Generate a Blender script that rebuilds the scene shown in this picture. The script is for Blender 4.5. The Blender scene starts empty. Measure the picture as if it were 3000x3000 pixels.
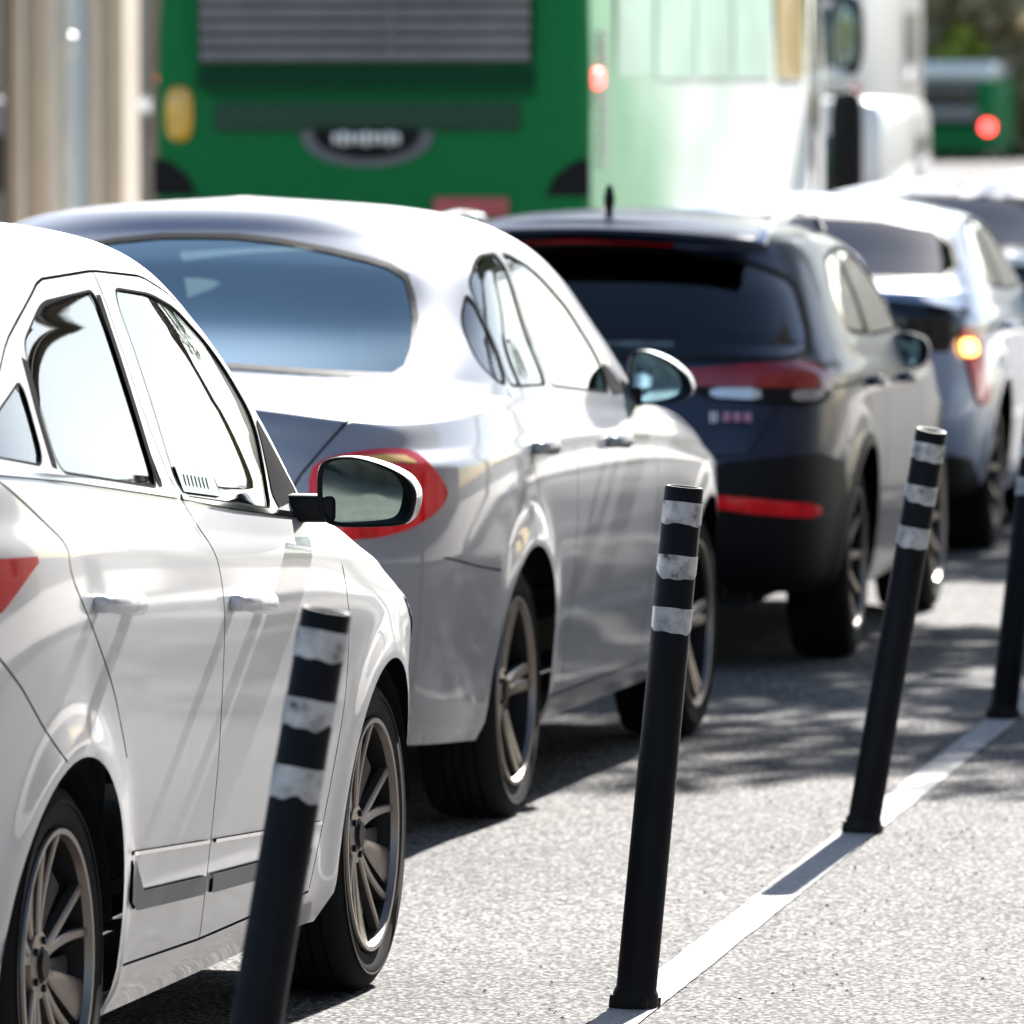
import bpy, bmesh, math, random
import numpy as np
from mathutils import Vector, Matrix
from mathutils.geometry import delaunay_2d_cdt
SC = bpy.context.scene
COL = SC.collection
R = math.radians

# ------------------------------------------------------------------ camera
cam_d = bpy.data.cameras.new('camera'); cam = bpy.data.objects.new('camera', cam_d); COL.objects.link(cam)
cam.location = (0, 0, 1.92)
cam.rotation_euler = (R(90 - 3.0376), 0, R(9.2169))
cam_d.sensor_width = 36; cam_d.lens = 15000 / 1932 * 36
cam_d.clip_start = 0.5; cam_d.clip_end = 3000
cam_d.dof.use_dof = True; cam_d.dof.focus_distance = 16.2; cam_d.dof.aperture_fstop = 6.8
cam_d.dof.aperture_blades = 9
SC.camera = cam

# ------------------------------------------------------------------ light
SUN_AZ, SUN_EL = R(7.5), R(34)
w = bpy.data.worlds.new("World"); SC.world = w; w.use_nodes = True
nt = w.node_tree; nt.nodes.clear()
sky = nt.nodes.new('ShaderNodeTexSky'); sky.sky_type = 'NISHITA'; sky.sun_disc = False
sky.sun_elevation = SUN_EL; sky.sun_rotation = SUN_AZ; sky.air_density = 1.0; sky.dust_density = .7
bg = nt.nodes.new('ShaderNodeBackground'); bg.inputs[1].default_value = 0.05
ow = nt.nodes.new('ShaderNodeOutputWorld')
nt.links.new(sky.outputs[0], bg.inputs[0]); nt.links.new(bg.outputs[0], ow.inputs[0])
sl = bpy.data.lights.new('sun', 'SUN'); sl.energy = 5.0; sl.angle = R(0.55); sl.color = (1, .965, .92)
so = bpy.data.objects.new('sun', sl); COL.objects.link(so)
sd = Vector((math.sin(SUN_AZ) * math.cos(SUN_EL), math.cos(SUN_AZ) * math.cos(SUN_EL), math.sin(SUN_EL)))
so.rotation_euler = sd.to_track_quat('Z', 'Y').to_euler()
SC.view_settings.view_transform = 'Standard'; SC.view_settings.look = 'None'
SC.view_settings.exposure = 2.15; SC.view_settings.gamma = 1
SC.cycles.max_bounces = 8; SC.cycles.transparent_max_bounces = 16
SC.cycles.caustics_reflective = False; SC.cycles.caustics_refractive = False
SC.cycles.sample_clamp_indirect = 6

# ------------------------------------------------------------------ materials
class NT:
    def __init__(s, name):
        s.m = bpy.data.materials.new(name); s.m.use_nodes = True; s.t = s.m.node_tree; s.t.nodes.clear()
        s.o = s.n('ShaderNodeOutputMaterial')
    def n(s, ty, **kw):
        x = s.t.nodes.new(ty)
        for k, v in kw.items(): setattr(x, k, v)
        return x
    def l(s, a, b): s.t.links.new(a, b)
    def pr(s, col=(.5, .5, .5), rough=.5, metal=0., coat=0., emis=None, es=0., spec=.5):
        p = s.n('ShaderNodeBsdfPrincipled')
        p.inputs['Base Color'].default_value = (*col, 1); p.inputs['Roughness'].default_value = rough
        p.inputs['Metallic'].default_value = metal; p.inputs['Coat Weight'].default_value = coat
        p.inputs['Coat Roughness'].default_value = .03; p.inputs['Specular IOR Level'].default_value = spec
        if emis: p.inputs['Emission Color'].default_value = (*emis, 1); p.inputs['Emission Strength'].default_value = es
        return p
    def noise(s, scale, detail=3, rough=.5, co=None, dim='Object'):
        x = s.n('ShaderNodeTexNoise'); x.inputs['Scale'].default_value = scale; x.inputs['Detail'].default_value = detail; x.inputs['Roughness'].default_value = rough
        if co is None:
            tc = s.n('ShaderNodeTexCoord'); co = tc.outputs[dim]
        s.l(co, x.inputs['Vector']); return x
    def ramp(s, fac, stops):
        r = s.n('ShaderNodeValToRGB'); e = r.color_ramp.elements
        while len(e) > 1: e.remove(e[-1])
        e[0].position, e[0].color = stops[0][0], (*stops[0][1], 1)
        for p, c in stops[1:]:
            k = e.new(p); k.color = (*c, 1)
        s.l(fac, r.inputs[0]); return r
    def bump(s, h, st, dist, p):
        b = s.n('ShaderNodeBump'); b.inputs['Strength'].default_value = st; b.inputs['Distance'].default_value = dist
        s.l(h, b.inputs['Height']); s.l(b.outputs[0], p.inputs['Normal'])

def simple(name, col, rough=.5, metal=0., coat=0., emis=None, es=0., var=.15, vs=6., spec=.5, bump=0):
    k = NT(name); p = k.pr(col, rough, metal, coat, emis, es, spec)
    nz = k.noise(vs, 4, .6)
    d = tuple(max(0, c * (1 - var)) for c in col); u = tuple(min(1, c * (1 + var * .6)) for c in col)
    r = k.ramp(nz.outputs[0], [(.3, d), (.7, u)]); k.l(r.outputs[0], p.inputs['Base Color'])
    if bump: k.bump(nz.outputs[0], bump, .01, p)
    k.l(p.outputs[0], k.o.inputs[0]); return k.m

def paint(name, col, metal=.35, rough=.28, dust=.12, coat=1., spec=.5):
    """car paint: flakes + clear coat, dusty low down; dark lining inside"""
    k = NT(name); p = k.pr(col, rough, metal, coat, spec=spec)
    tc = k.n('ShaderNodeTexCoord'); sx = k.n('ShaderNodeSeparateXYZ'); k.l(tc.outputs['Object'], sx.inputs[0])
    nz = k.noise(5, 5, .65, tc.outputs['Object'])
    mr = k.n('ShaderNodeMapRange'); mr.inputs['From Min'].default_value = .15; mr.inputs['From Max'].default_value = .75
    mr.inputs['To Min'].default_value = 1; mr.inputs['To Max'].default_value = 0; k.l(sx.outputs[2], mr.inputs['Value'])
    mu = k.n('ShaderNodeMath', operation='MULTIPLY'); k.l(mr.outputs[0], mu.inputs[0]); k.l(nz.outputs[0], mu.inputs[1])
    m2 = k.n('ShaderNodeMath', operation='MULTIPLY'); k.l(mu.outputs[0], m2.inputs[0]); m2.inputs[1].default_value = dust * 3
    mx = k.n('ShaderNodeMix', data_type='RGBA'); mx.inputs['A'].default_value = (*col, 1); mx.inputs['B'].default_value = (.20, .17, .14, 1)
    k.l(m2.outputs[0], mx.inputs['Factor']); k.l(mx.outputs['Result'], p.inputs['Base Color'])
    r2 = k.n('ShaderNodeMapRange'); r2.inputs['To Min'].default_value = .02; r2.inputs['To Max'].default_value = .09; k.l(nz.outputs[0], r2.inputs['Value']); k.l(r2.outputs[0], p.inputs['Coat Roughness'])
    lin = k.pr((.035, .035, .04), .9)
    ge = k.n('ShaderNodeNewGeometry'); ms = k.n('ShaderNodeMixShader')
    k.l(ge.outputs['Backfacing'], ms.inputs[0]); k.l(p.outputs[0], ms.inputs[1]); k.l(lin.outputs[0], ms.inputs[2])
    k.l(ms.outputs[0], k.o.inputs[0]); return k.m

def glass(name, tint=(.35, .42, .42), gain=1.7, gc=(.95, .97, 1)):
    k = NT(name)
    tr = k.n('ShaderNodeBsdfTransparent'); tr.inputs[0].default_value = (*tint, 1)
    gl = k.n('ShaderNodeBsdfGlossy'); gl.inputs['Roughness'].default_value = .01; gl.inputs['Color'].default_value = (*gc, 1)
    nz = k.noise(3, 2); 
    b = k.n('ShaderNodeBump'); b.inputs['Strength'].default_value = .005; b.inputs['Distance'].default_value = .01; k.l(nz.outputs[0], b.inputs['Height']); k.l(b.outputs[0], gl.inputs['Normal'])
    fr = k.n('ShaderNodeFresnel'); fr.inputs[0].default_value = 1.5
    mu = k.n('ShaderNodeMath', operation='MULTIPLY', use_clamp=True); mu.inputs[1].default_value = gain; k.l(fr.outputs[0], mu.inputs[0])
    ms = k.n('ShaderNodeMixShader'); k.l(mu.outputs[0], ms.inputs[0]); k.l(tr.outputs[0], ms.inputs[1]); k.l(gl.outputs[0], ms.inputs[2])
    k.l(ms.outputs[0], k.o.inputs[0]); return k.m

M = {}
M['silver_white'] = paint('silver_white_paint', (.56, .57, .59), .38, .44, coat=.7)
M['silver'] = paint('silver_paint', (.25, .265, .30), .42, .44, coat=.8)
M['navy'] = paint('dark_navy_paint', (.010, .020, .052), .12, .40, .02, coat=.30, spec=.25)
M['pearl'] = paint('pearl_paint', (.28, .36, .52), .4, .38, coat=.8)
M['white'] = paint('white_paint', (.80, .80, .79), 0., .3)
M['glass'] = glass('clear_glass', (.74, .82, .79), 1.45)
M['tint_glass'] = glass('teal_glass', (.66, .90, .90), 5.6, (.74, .93, .95))
M['matte_seal'] = simple('window_rubber', (.008, .008, .009), .9, spec=.02)
M['dark_glass'] = glass('privacy_glass', (.13, .19, .26), 1.3)
M['black'] = simple('black_plastic', (.007, .007, .008), .55, bump=.1, spec=.18)
M['gap'] = simple('panel_gap', (.035, .035, .037), .9, spec=.1)
M['rubber'] = simple('tyre_rubber', (.008, .008, .008), .85, var=.3, vs=12, spec=.2)
M['chrome'] = simple('chrome', (.75, .75, .76), .12, 1., var=.05)
M['alloy'] = simple('machined_alloy', (.24, .21, .19), .35, .85, var=.12, vs=14)
M['alloy_dark'] = simple('dark_alloy', (.010, .010, .011), .5, .2, spec=.2)
M['grey_trim'] = simple('grey_trim', (.14, .145, .16), .5)
def lens(name, c0, c1, sc=26, glow=0):
    k = NT(name); p = k.pr(c1, .10, 0, 1.0); tc = k.n('ShaderNodeTexCoord')
    wv = k.n('ShaderNodeTexWave'); wv.wave_type = 'BANDS'; wv.bands_direction = 'Z'; wv.inputs['Scale'].default_value = sc; wv.inputs['Distortion'].default_value = .6; k.l(tc.outputs['Object'], wv.inputs['Vector'])
    nz = k.noise(9, 2, .5, tc.outputs['Object']); m = k.n('ShaderNodeMath', operation='MULTIPLY'); k.l(wv.outputs[0], m.inputs[0]); k.l(nz.outputs[0], m.inputs[1])
    r = k.ramp(m.outputs[0], [(.05, c0), (.55, c1)]); k.l(r.outputs[0], p.inputs['Base Color']); p.inputs['Coat Weight'].default_value = .5
    if glow: k.l(r.outputs[0], p.inputs['Emission Color']); p.inputs['Emission Strength'].default_value = glow; k.l(p.outputs[0], k.o.inputs[0]); return k.m
M['red_lens'] = lens('red_lens', (.14, .001, .003), (.50, .006, .010), 60, .13)
M['dark_red_lens'] = lens('dark_red_lens', (.10, .001, .003), (.30, .002, .006), 40, .04)
M['lit_red'] = simple('lit_red_lamp', (.8, .02, .02), .3, emis=(1, .05, .05), es=3.0, var=.1)
M['lit_orange'] = simple('lit_orange_lamp', (1, .35, .05), .3, emis=(1, .38, .08), es=2.2, var=.1)
M['clear_lens'] = simple('clear_lens', (.62, .66, .68), .15, .3, 1, var=.1, vs=30)
M['grey_lens'] = simple('grey_lens', (.35, .33, .34), .2, .2, 1, var=.1)
M['sticker'] = simple('pale_teal_sticker', (.38, .50, .47), .5, var=.1)
M['amber'] = simple('amber_lens', (.75, .42, .03), .25, 0, 1)
M['seat'] = simple('seat_fabric', (.16, .15, .14), .9, vs=20)
M['seat_light'] = simple('seat_light_fabric', (.30, .29, .27), .9, vs=20)
M['interior'] = simple('interior_plastic', (.05, .052, .055), .8)
M['mirror_glass'] = simple('mirror_glass', (.16, .21, .20), .03, 1., var=.25, vs=14)  # dim greenish reflection put into the mirror's colour
M['sky_tint_mirror_glass'] = simple('sky_tint_mirror_glass', (.28, .48, .58), .03, 1., var=.25, vs=14)  # blue of the reflected sky put into the mirror's colour

# ------------------------------------------------------------------ mesh helpers
def tag(o, label=None, cat=None, group=None, kind=None):
    if label: o['label'] = label
    if cat: o['category'] = cat
    if group: o['group'] = group
    if kind: o['kind'] = kind
    return o

def link(name, me, mats, parent=None):
    o = bpy.data.objects.new(name, me); COL.objects.link(o)
    for m in (mats if isinstance(mats, (list, tuple)) else [mats]): me.materials.append(M[m] if isinstance(m, str) else m)
    if parent: o.parent = parent
    return o

def empty(name, loc=(0, 0, 0), rz=0):
    o = bpy.data.objects.new(name, None); COL.objects.link(o); o.location = loc; o.rotation_euler = (0, 0, rz); o.empty_display_size = .2
    return o

class MB:
    def __init__(s): s.v = []; s.f = []; s.mi = []; s.sm = []
    def add(s, v, f, mi=0, sm=False):
        k = len(s.v); s.v += [tuple(map(float, p)) for p in v]; s.f += [tuple(i + k for i in q) for q in f]; s.mi += [mi] * len(f); s.sm += [sm] * len(f)
    def box(s, c, h, mi=0, rot=None, bev=0):
        x, y, z = h
        if bev:
            b = bmesh.new(); bmesh.ops.create_cube(b, size=2)
            for q in b.verts: q.co = Vector((q.co.x * x, q.co.y * y, q.co.z * z))
            bmesh.ops.bevel(b, geom=b.edges[:] + b.verts[:], offset=bev, segments=3, profile=.5, affect='EDGES')
            V = [q.co.copy() for q in b.verts]; b.verts.index_update(); F = [[q.index for q in f.verts] for f in b.faces]; b.free(); sm = True
        else:
            V = [Vector((a * x, b_ * y, d * z)) for a in (-1, 1) for b_ in (-1, 1) for d in (-1, 1)]
            F = [(0, 1, 3, 2), (4, 6, 7, 5), (0, 4, 5, 1), (2, 3, 7, 6), (0, 2, 6, 4), (1, 5, 7, 3)]; sm = False
        if rot: V = [rot @ q for q in V]
        s.add([q + Vector(c) for q in V], F, mi, sm)
    def rev(s, prof, axis='y', c=(0, 0, 0), n=48, mi=0, sm=True, arc=(0, 2 * math.pi), flip=False):
        """prof: (r, a) pairs; revolve about axis"""
        full = abs(arc[1] - arc[0] - 2 * math.pi) < 1e-6
        m = n if full else n + 1; V = []
        for i in range(m):
            t = arc[0] + (arc[1] - arc[0]) * i / n
            for r, a in prof:
                if axis == 'y': V.append((c[0] + r * math.cos(t), c[1] + a, c[2] + r * math.sin(t)))
                elif axis == 'z': V.append((c[0] + r * math.cos(t), c[1] + r * math.sin(t), c[2] + a))
                else: V.append((c[0] + a, c[1] + r * math.cos(t), c[2] + r * math.sin(t)))
        k = len(prof); F = []
        for i in range(n):
            for j in range(k - 1):
                a, b = i * k + j, ((i + 1) % m) * k + j
                F.append((a, a + 1, b + 1, b) if not flip else (a, b, b + 1, a + 1))
        s.add(V, F, mi, sm)
    def prism(s, pts, d0, d1, f, mi=0, sm=False):
        """pts 2D outline; f(u,v,d)->xyz"""
        n = len(pts); V = [f(u, v, d0) for u, v in pts] + [f(u, v, d1) for u, v in pts]
        F = [tuple(range(n)), tuple(range(2 * n - 1, n - 1, -1))] + [(i, (i + 1) % n, n + (i + 1) % n, n + i)[::-1] for i in range(n)]
        s.add(V, F, mi, sm)
    def build(s, name, mats, parent=None, smooth_angle=40, recalc=True):
        me = bpy.data.meshes.new(name); me.from_pydata(s.v, [], s.f)
        me.polygons.foreach_set('material_index', s.mi); me.polygons.foreach_set('use_smooth', s.sm)
        if recalc:
            b = bmesh.new(); b.from_mesh(me); bmesh.ops.remove_doubles(b, verts=b.verts, dist=1e-5); bmesh.ops.recalc_face_normals(b, faces=b.faces); b.to_mesh(me); b.free()
        if smooth_angle: me.set_sharp_from_angle(angle=R(smooth_angle))
        me.update()
        return link(name, me, mats, parent)

def soft(mb, c, h, e=.35, n=14, mi=0, rot=None):
    """superellipsoid pillow"""
    V = []; F = []
    sg = lambda x, p: math.copysign(abs(x) ** p, x)
    for i in range(n + 1):
        a = -math.pi / 2 + math.pi * i / n
        for j in range(2 * n):
            b = math.pi * j / n
            q = Vector((h[0] * sg(math.cos(a), e) * sg(math.cos(b), e), h[1] * sg(math.cos(a), e) * sg(math.sin(b), e), h[2] * sg(math.sin(a), e)))
            if rot: q = rot @ q
            V.append(q + Vector(c))
    for i in range(n):
        for j in range(2 * n):
            F.append((i * 2 * n + j, i * 2 * n + (j + 1) % (2 * n), (i + 1) * 2 * n + (j + 1) % (2 * n), (i + 1) * 2 * n + j))
    mb.add(V, F, mi, True)

# ------------------------------------------------------------------ car surface
def pchip(xs, ys, xq):
    xs = np.asarray(xs, float); ys = np.asarray(ys, float); n = len(xs)
    h = np.diff(xs); d = np.diff(ys) / h; m = np.zeros(n)
    for i in range(1, n - 1):
        if d[i - 1] * d[i] > 0:
            w1 = 2 * h[i] + h[i - 1]; w2 = h[i] + 2 * h[i - 1]; m[i] = (w1 + w2) / (w1 / d[i - 1] + w2 / d[i])
    m[0] = d[0]; m[-1] = d[-1]
    q = np.clip(xq, xs[0], xs[-1]); i = np.clip(np.searchsorted(xs, q) - 1, 0, n - 2)
    t = (q - xs[i]) / h[i]
    return (2*t**3 - 3*t**2 + 1) * ys[i] + (t**3 - 2*t**2 + t) * h[i] * m[i] + (-2*t**3 + 3*t**2) * ys[i+1] + (t**3 - t**2) * h[i] * m[i+1]

def _thtab():
    th = np.linspace(0, math.pi, 4001); c, s = np.cos(th), np.sin(th); n = 6.
    r = (np.abs(c) ** n + np.abs(s) ** n) ** (-1 / n)
    x, y = -2.1 * r * c, .9 * r * s
    L = np.concatenate([[0], np.cumsum(np.hypot(np.diff(x), np.diff(y)))]); return L / L[-1], th
_L, _TH = _thtab()

class Shape:
    def __init__(s, XK, rows, wb, arch=.37, zw=.325, flare=.018, x0=0.):
        s.x0 = x0
        s.XK = XK; s.rows = rows; s.n = len(rows); s.wb = wb; s.arch = arch; s.zw = zw; s.flare = flare
        s.vi = np.arange(s.n)
        s.tab = [[r[k] for r in rows] for k in range(6)]
        s.zt = [[(r[6][k] if isinstance(r[6], (list, tuple)) else r[6]) for r in rows] for k in range(len(XK))]
    def S(s, t, v):
        t = np.asarray(t, float); v = np.asarray(v, float)
        w, xr, xf, nr, nf, zc = [pchip(s.vi, c, v) for c in s.tab]
        th = np.interp(t, _L, _TH); c, sn = np.cos(th), np.sin(th)
        n = np.where(c > 0, nr, nf)
        r = (np.abs(c) ** n + np.abs(sn) ** n) ** (-1 / n)
        tx, ty = -r * c, r * sn
        x = (xr + xf) / 2 + tx * (xf - xr) / 2
        zk = np.stack([pchip(s.vi, c_, v) for c_ in s.zt], -1)
        # smooth interpolation over x-knots (monotone per row, vectorised with linear + smoothing)
        X = np.asarray(s.XK, float); q = np.clip(x, X[0], X[-1]); i = np.clip(np.searchsorted(X, q) - 1, 0, len(X) - 2)
        h = np.diff(X); tt = (q - X[i]) / h[i]
        ii = np.arange(zk.reshape(-1, len(X)).shape[0]); Z = zk.reshape(-1, len(X)); I = i.ravel()
        def G(k): return Z[ii, np.clip(k, 0, len(X) - 1)]
        hm = np.where(I > 0, h[np.clip(I - 1, 0, len(h) - 1)], h[I]); hp = np.where(I < len(h) - 1, h[np.clip(I + 1, 0, len(h) - 1)], h[I])
        d0 = (G(I + 1) - G(I)) / h[I]; dm = np.where(I > 0, (G(I) - G(I - 1)) / hm, d0); dp = np.where(I < len(h) - 1, (G(I + 2) - G(I + 1)) / hp, d0)
        m0 = (dm + d0) / 2; m1 = (d0 + dp) / 2; T = tt.ravel(); H = h[I]
        z = ((2*T**3 - 3*T**2 + 1) * G(I) + (T**3 - 2*T**2 + T) * H * m0 + (-2*T**3 + 3*T**2) * G(I + 1) + (T**3 - T**2) * H * m1).reshape(x.shape)
        z = z + zc * (1 - ty ** 2)
        y = -w * ty
        for cx in (s.x0, s.wb):
            rr = np.hypot(x - cx, z - s.zw); y = y - s.flare * ty * np.exp(-((rr - s.arch) / .07) ** 2)
        return np.stack([x, y, z], -1)
    def N(s, t, v):
        e = 1e-3; t = np.clip(t, e * 2, 1 - 2 * e) ; v = np.clip(v, e * 2, s.n - 1 - .02)
        a = s.S(t + e, v) - s.S(t - e, v); b = s.S(t, v + e) - s.S(t, v - e)
        n = np.cross(a, b); n /= np.linalg.norm(n, axis=-1, keepdims=True) + 1e-12
        return n
    def prep(s):
        s.gt, s.gv = np.meshgrid(np.linspace(0, 1, 420), np.linspace(0, s.n - 1, 16 * (s.n - 1) + 1)); s.gp = s.S(s.gt, s.gv)
    def inv(s, kind, a, b):
        if kind == 'p': return a, b
        k0 = 0 if kind == 's' else 1
        if kind == 's': ok = (s.gt > .1) & (s.gt < .9)
        elif kind == 'r': ok = s.gt < .42
        else: ok = s.gt > .58
        P = s.gp
        d = (P[..., k0] - a) ** 2 + (P[..., 2] - b) ** 2 + np.where(ok, 0, 9)
        i = np.unravel_index(np.argmin(d), d.shape); t, v = s.gt[i], s.gv[i]
        for _ in range(6):
            p = s.S(t, v); e = 1e-4
            J1 = (s.S(min(t + e, 1), v) - p) / e; J2 = (s.S(t, min(v + e, s.n - 1)) - p) / e
            A = np.array([[J1[k0], J2[k0]], [J1[2], J2[2]]]); rhs = np.array([a - p[k0], b - p[2]])
            try: st = np.linalg.lstsq(A + np.eye(2) * 1e-9, rhs, rcond=None)[0]
            except Exception: break
            st = np.clip(st, [-.01, -.3], [.01, .3]); t = min(max(t + st[0], 0), 1); v = min(max(v + st[1], 0), s.n - 1)
        return t, v

def chaikin(pts, it, closed=True, r=.22, lim=.05):
    r0 = r
    for _ in range(it):
        lim *= .55
        q = []; n = len(pts)
        rng = range(n) if closed else range(n - 1)
        if not closed: q.append(pts[0])
        for i in rng:
            a, b = pts[i], pts[(i + 1) % n]
            if a[0] != b[0]: q += [a, b] if closed else [a, b]; continue
            r = min(r0, lim / (math.hypot(a[1] - b[1], a[2] - b[2]) + 1e-6)) if a[0] != 'p' else r0
            q.append((a[0], a[1] * (1 - r) + b[1] * r, a[2] * (1 - r) + b[2] * r)); q.append((a[0], a[1] * r + b[1] * (1 - r), a[2] * r + b[2] * (1 - r)))
        if not closed: q.append(pts[-1])
        pts = q
    return pts

def poly(sh, pts, kind='s', rnd=2, dense=.05):
    """closed outline (kind,x|y,z) -> tv outline"""
    P = [(p if len(p) == 3 else (kind, p[0], p[1])) for p in pts]
    if rnd: P = chaikin(P, rnd)
    out = []
    for i, a in enumerate(P):
        b = P[(i + 1) % len(P)]
        if a[0] == b[0] and a[0] != 'p':
            k = max(1, int(math.hypot(a[1] - b[1], a[2] - b[2]) / dense))
            for j in range(k): out.append(sh.inv(a[0], a[1] + (b[1] - a[1]) * j / k, a[2] + (b[2] - a[2]) * j / k))
        elif a[0] == 'p' and b[0] == 'p':
            k = max(1, int(max(abs(a[1] - b[1]) / .01, abs(a[2] - b[2]) / .1)))
            for j in range(k): out.append((a[1] + (b[1] - a[1]) * j / k, a[2] + (b[2] - a[2]) * j / k))
        else: out.append(sh.inv(*a))
    return np.array(out)

def grow(pts, d):
    """offset an outline outward (2D)"""
    n = len(pts); ar = sum(pts[i][0] * pts[(i + 1) % n][1] - pts[(i + 1) % n][0] * pts[i][1] for i in range(n)); sg = 1 if ar > 0 else -1
    out = []
    for i in range(n):
        a, b, c = np.array(pts[i - 1]), np.array(pts[i]), np.array(pts[(i + 1) % n])
        e1 = (b - a) / (np.linalg.norm(b - a) + 1e-9); e2 = (c - b) / (np.linalg.norm(c - b) + 1e-9)
        n1 = np.array([e1[1], -e1[0]]) * sg; n2 = np.array([e2[1], -e2[0]]) * sg
        m = n1 + n2; m /= max(np.linalg.norm(m), .6); k = d / max(m @ n1, .5)
        out.append(tuple(b + m * k))
    return out

def strip(pts, wd, closed=False):
    """polyline -> thin closed outline"""
    P = [np.array(p, float) for p in pts]; L = []; Rr = []
    for i, p in enumerate(P):
        a = P[max(i - 1, 0)]; b = P[min(i + 1, len(P) - 1)]; d = (b - a) / (np.linalg.norm(b - a) + 1e-9); nn = np.array([-d[1], d[0]]) * wd / 2
        L.append(tuple(p + nn)); Rr.append(tuple(p - nn))
    return L + Rr[::-1]

def smoothline(pts, it=2):
    return [(a[1], a[2]) for a in chaikin([('s', *p) for p in pts], it, closed=False)]

def inside(P, poly_):
    x, y = P[:, 0], P[:, 1]; r = np.zeros(len(P), bool); n = len(poly_)
    mn, mx_ = poly_.min(0), poly_.max(0); ok = (x >= mn[0]) & (x <= mx_[0]) & (y >= mn[1]) & (y <= mx_[1])
    xi, yi = x[ok], y[ok]; ri = np.zeros(len(xi), bool)
    for i in range(n):
        x1, y1 = poly_[i]; x2, y2 = poly_[(i + 1) % n]
        if y1 == y2: continue
        ri ^= ((y1 > yi) != (y2 > yi)) & (xi < (x2 - x1) * (yi - y1) / (y2 - y1) + x1)
    r[ok] = ri; return r

def car_shell(root, sh, regions, body_mat, nt_=230, nv=7, body_name='body'):
    """regions: list of dict(name, poly(tv), mat, off, center, parent('door key'), key) in priority order. name None = hole."""
    sh.prep()
    T = np.linspace(0, 1, nt_); V = np.linspace(0, sh.n - 1, nv * (sh.n - 1) + 1)
    T, V = np.meshgrid(T, V); SCL = np.array([12., 1.])
    pts = [Vector(p) for p in zip(T.ravel() * 12, V.ravel())]; edges = []
    polys = []
    for rg in regions:
        q = rg['poly'] * SCL; polys.append(q); n0 = len(pts); pts += [Vector(p) for p in q]; edges += [(n0 + i, n0 + (i + 1) % len(q)) for i in range(len(q))]
    r = delaunay_2d_cdt(pts, edges, [], 0, 1e-5, False)
    vt = np.array([tuple(p) for p in r[0]]) / SCL; tri = np.array([tuple(f) for f in r[2]])
    vt[:, 0] = np.clip(vt[:, 0], 0, 1); vt[:, 1] = np.clip(vt[:, 1], 0, sh.n - 1)
    P3 = sh.S(vt[:, 0], vt[:, 1]); N3 = sh.N(vt[:, 0], vt[:, 1])
    cen = (vt[tri].mean(1)) * SCL; own = np.full(len(tri), -1); free = np.ones(len(tri), bool)
    for i, q in enumerate(polys):
        ins = inside(cen, q) & free; own[ins] = i; free &= ~ins
    # normal orientation: outward (-y on the flank)
    flip = N3[np.argmin(np.abs(vt[:, 0] - .5) + np.abs(vt[:, 1] - 3) * .1)][1] > 0
    if flip: N3 = -N3
    a = np.cross(P3[tri[:, 1]] - P3[tri[:, 0]], P3[tri[:, 2]] - P3[tri[:, 0]]); bad = (a * N3[tri].mean(1)).sum(1) < 0
    tri[bad] = tri[bad][:, ::-1]
    area = np.linalg.norm(a, axis=1)
    def mesh(name, sets, mats, sides, parent):
        """sets: [(tri mask, material index, offset)]"""
        vs, fs, ns, mi = [], [], [], []; k = 0
        for mask, m, off in sets:
            f = tri[mask & (area > 1e-10)]
            if len(f) == 0: continue
            u, inv_ = np.unique(f, return_inverse=True); f = inv_.reshape(-1, 3); p = P3[u] + N3[u] * off; n = N3[u]
            for s_ in sides:
                if s_ > 0: vs.append(p); ns.append(n); fs.append(f + k)
                else: vs.append(p * [1, -1, 1]); ns.append(n * [1, -1, 1]); fs.append(f[:, ::-1] + k)
                mi.append(np.full(len(f), m)); k += len(u)
        if not vs: return None
        vs = np.concatenate(vs); fs = np.concatenate(fs); ns = np.concatenate(ns); mi = np.concatenate(mi)
        me = bpy.data.meshes.new(name); me.from_pydata(vs.tolist(), [], fs.tolist()); me.polygons.foreach_set('material_index', mi); me.polygons.foreach_set('use_smooth', [True] * len(fs))
        me.update(); me.normals_split_custom_set_from_vertices(ns.tolist())
        return link(name, me, mats, parent)
    bm_sets = [(own == -1, 0, 0)]
    for i, rg in enumerate(regions):
        if rg['name'] == 'gap': bm_sets.append((own == i, 1, -.006))
    mesh(body_name, bm_sets, [body_mat, 'gap'], (1, -1), root)
    made = {}; later = []
    for i, rg in enumerate(regions):
        if rg['name'] in (None, 'gap'): continue
        sides = [(1, -1)] if rg.get('center') else [(1,), (-1,)]
        for sd_ in sides:
            if rg['name'].startswith(('window_sticker', 'sticker')) and sd_ == (-1,): continue
            o = mesh(rg['name'], [(own == i, 0, rg.get('off', 0))], [rg['mat']], sd_, root)
            if o and rg.get('parent'): later.append((o, (rg['parent'], sd_[0])))
            if o and rg.get('key'): made[(rg['key'], sd_[0])] = o
            if o and rg.get('label'): o['label'] = rg['label']
    for o, key in later: o.parent = made.get(key, root)
    return made

def circ(cx, cz, r, n=40, zmin=-1):
    return [(cx + r * math.cos(2 * math.pi * i / n), cz + r * math.sin(2 * math.pi * i / n)) for i in range(n)]

def archpoly(sh, cx, r, cz):
    P = [(cx + r * math.cos(a), cz + r * math.sin(a)) for a in np.linspace(-.25, math.pi + .25, 34)]
    q = [sh.inv('s', *p) for p in P]
    t0, t1 = q[0][0], q[-1][0]
    return np.array(q + [(t1, 0.), (t0, 0.)])

# ------------------------------------------------------------------ wheels
def wheel_protos():
    pass

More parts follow.
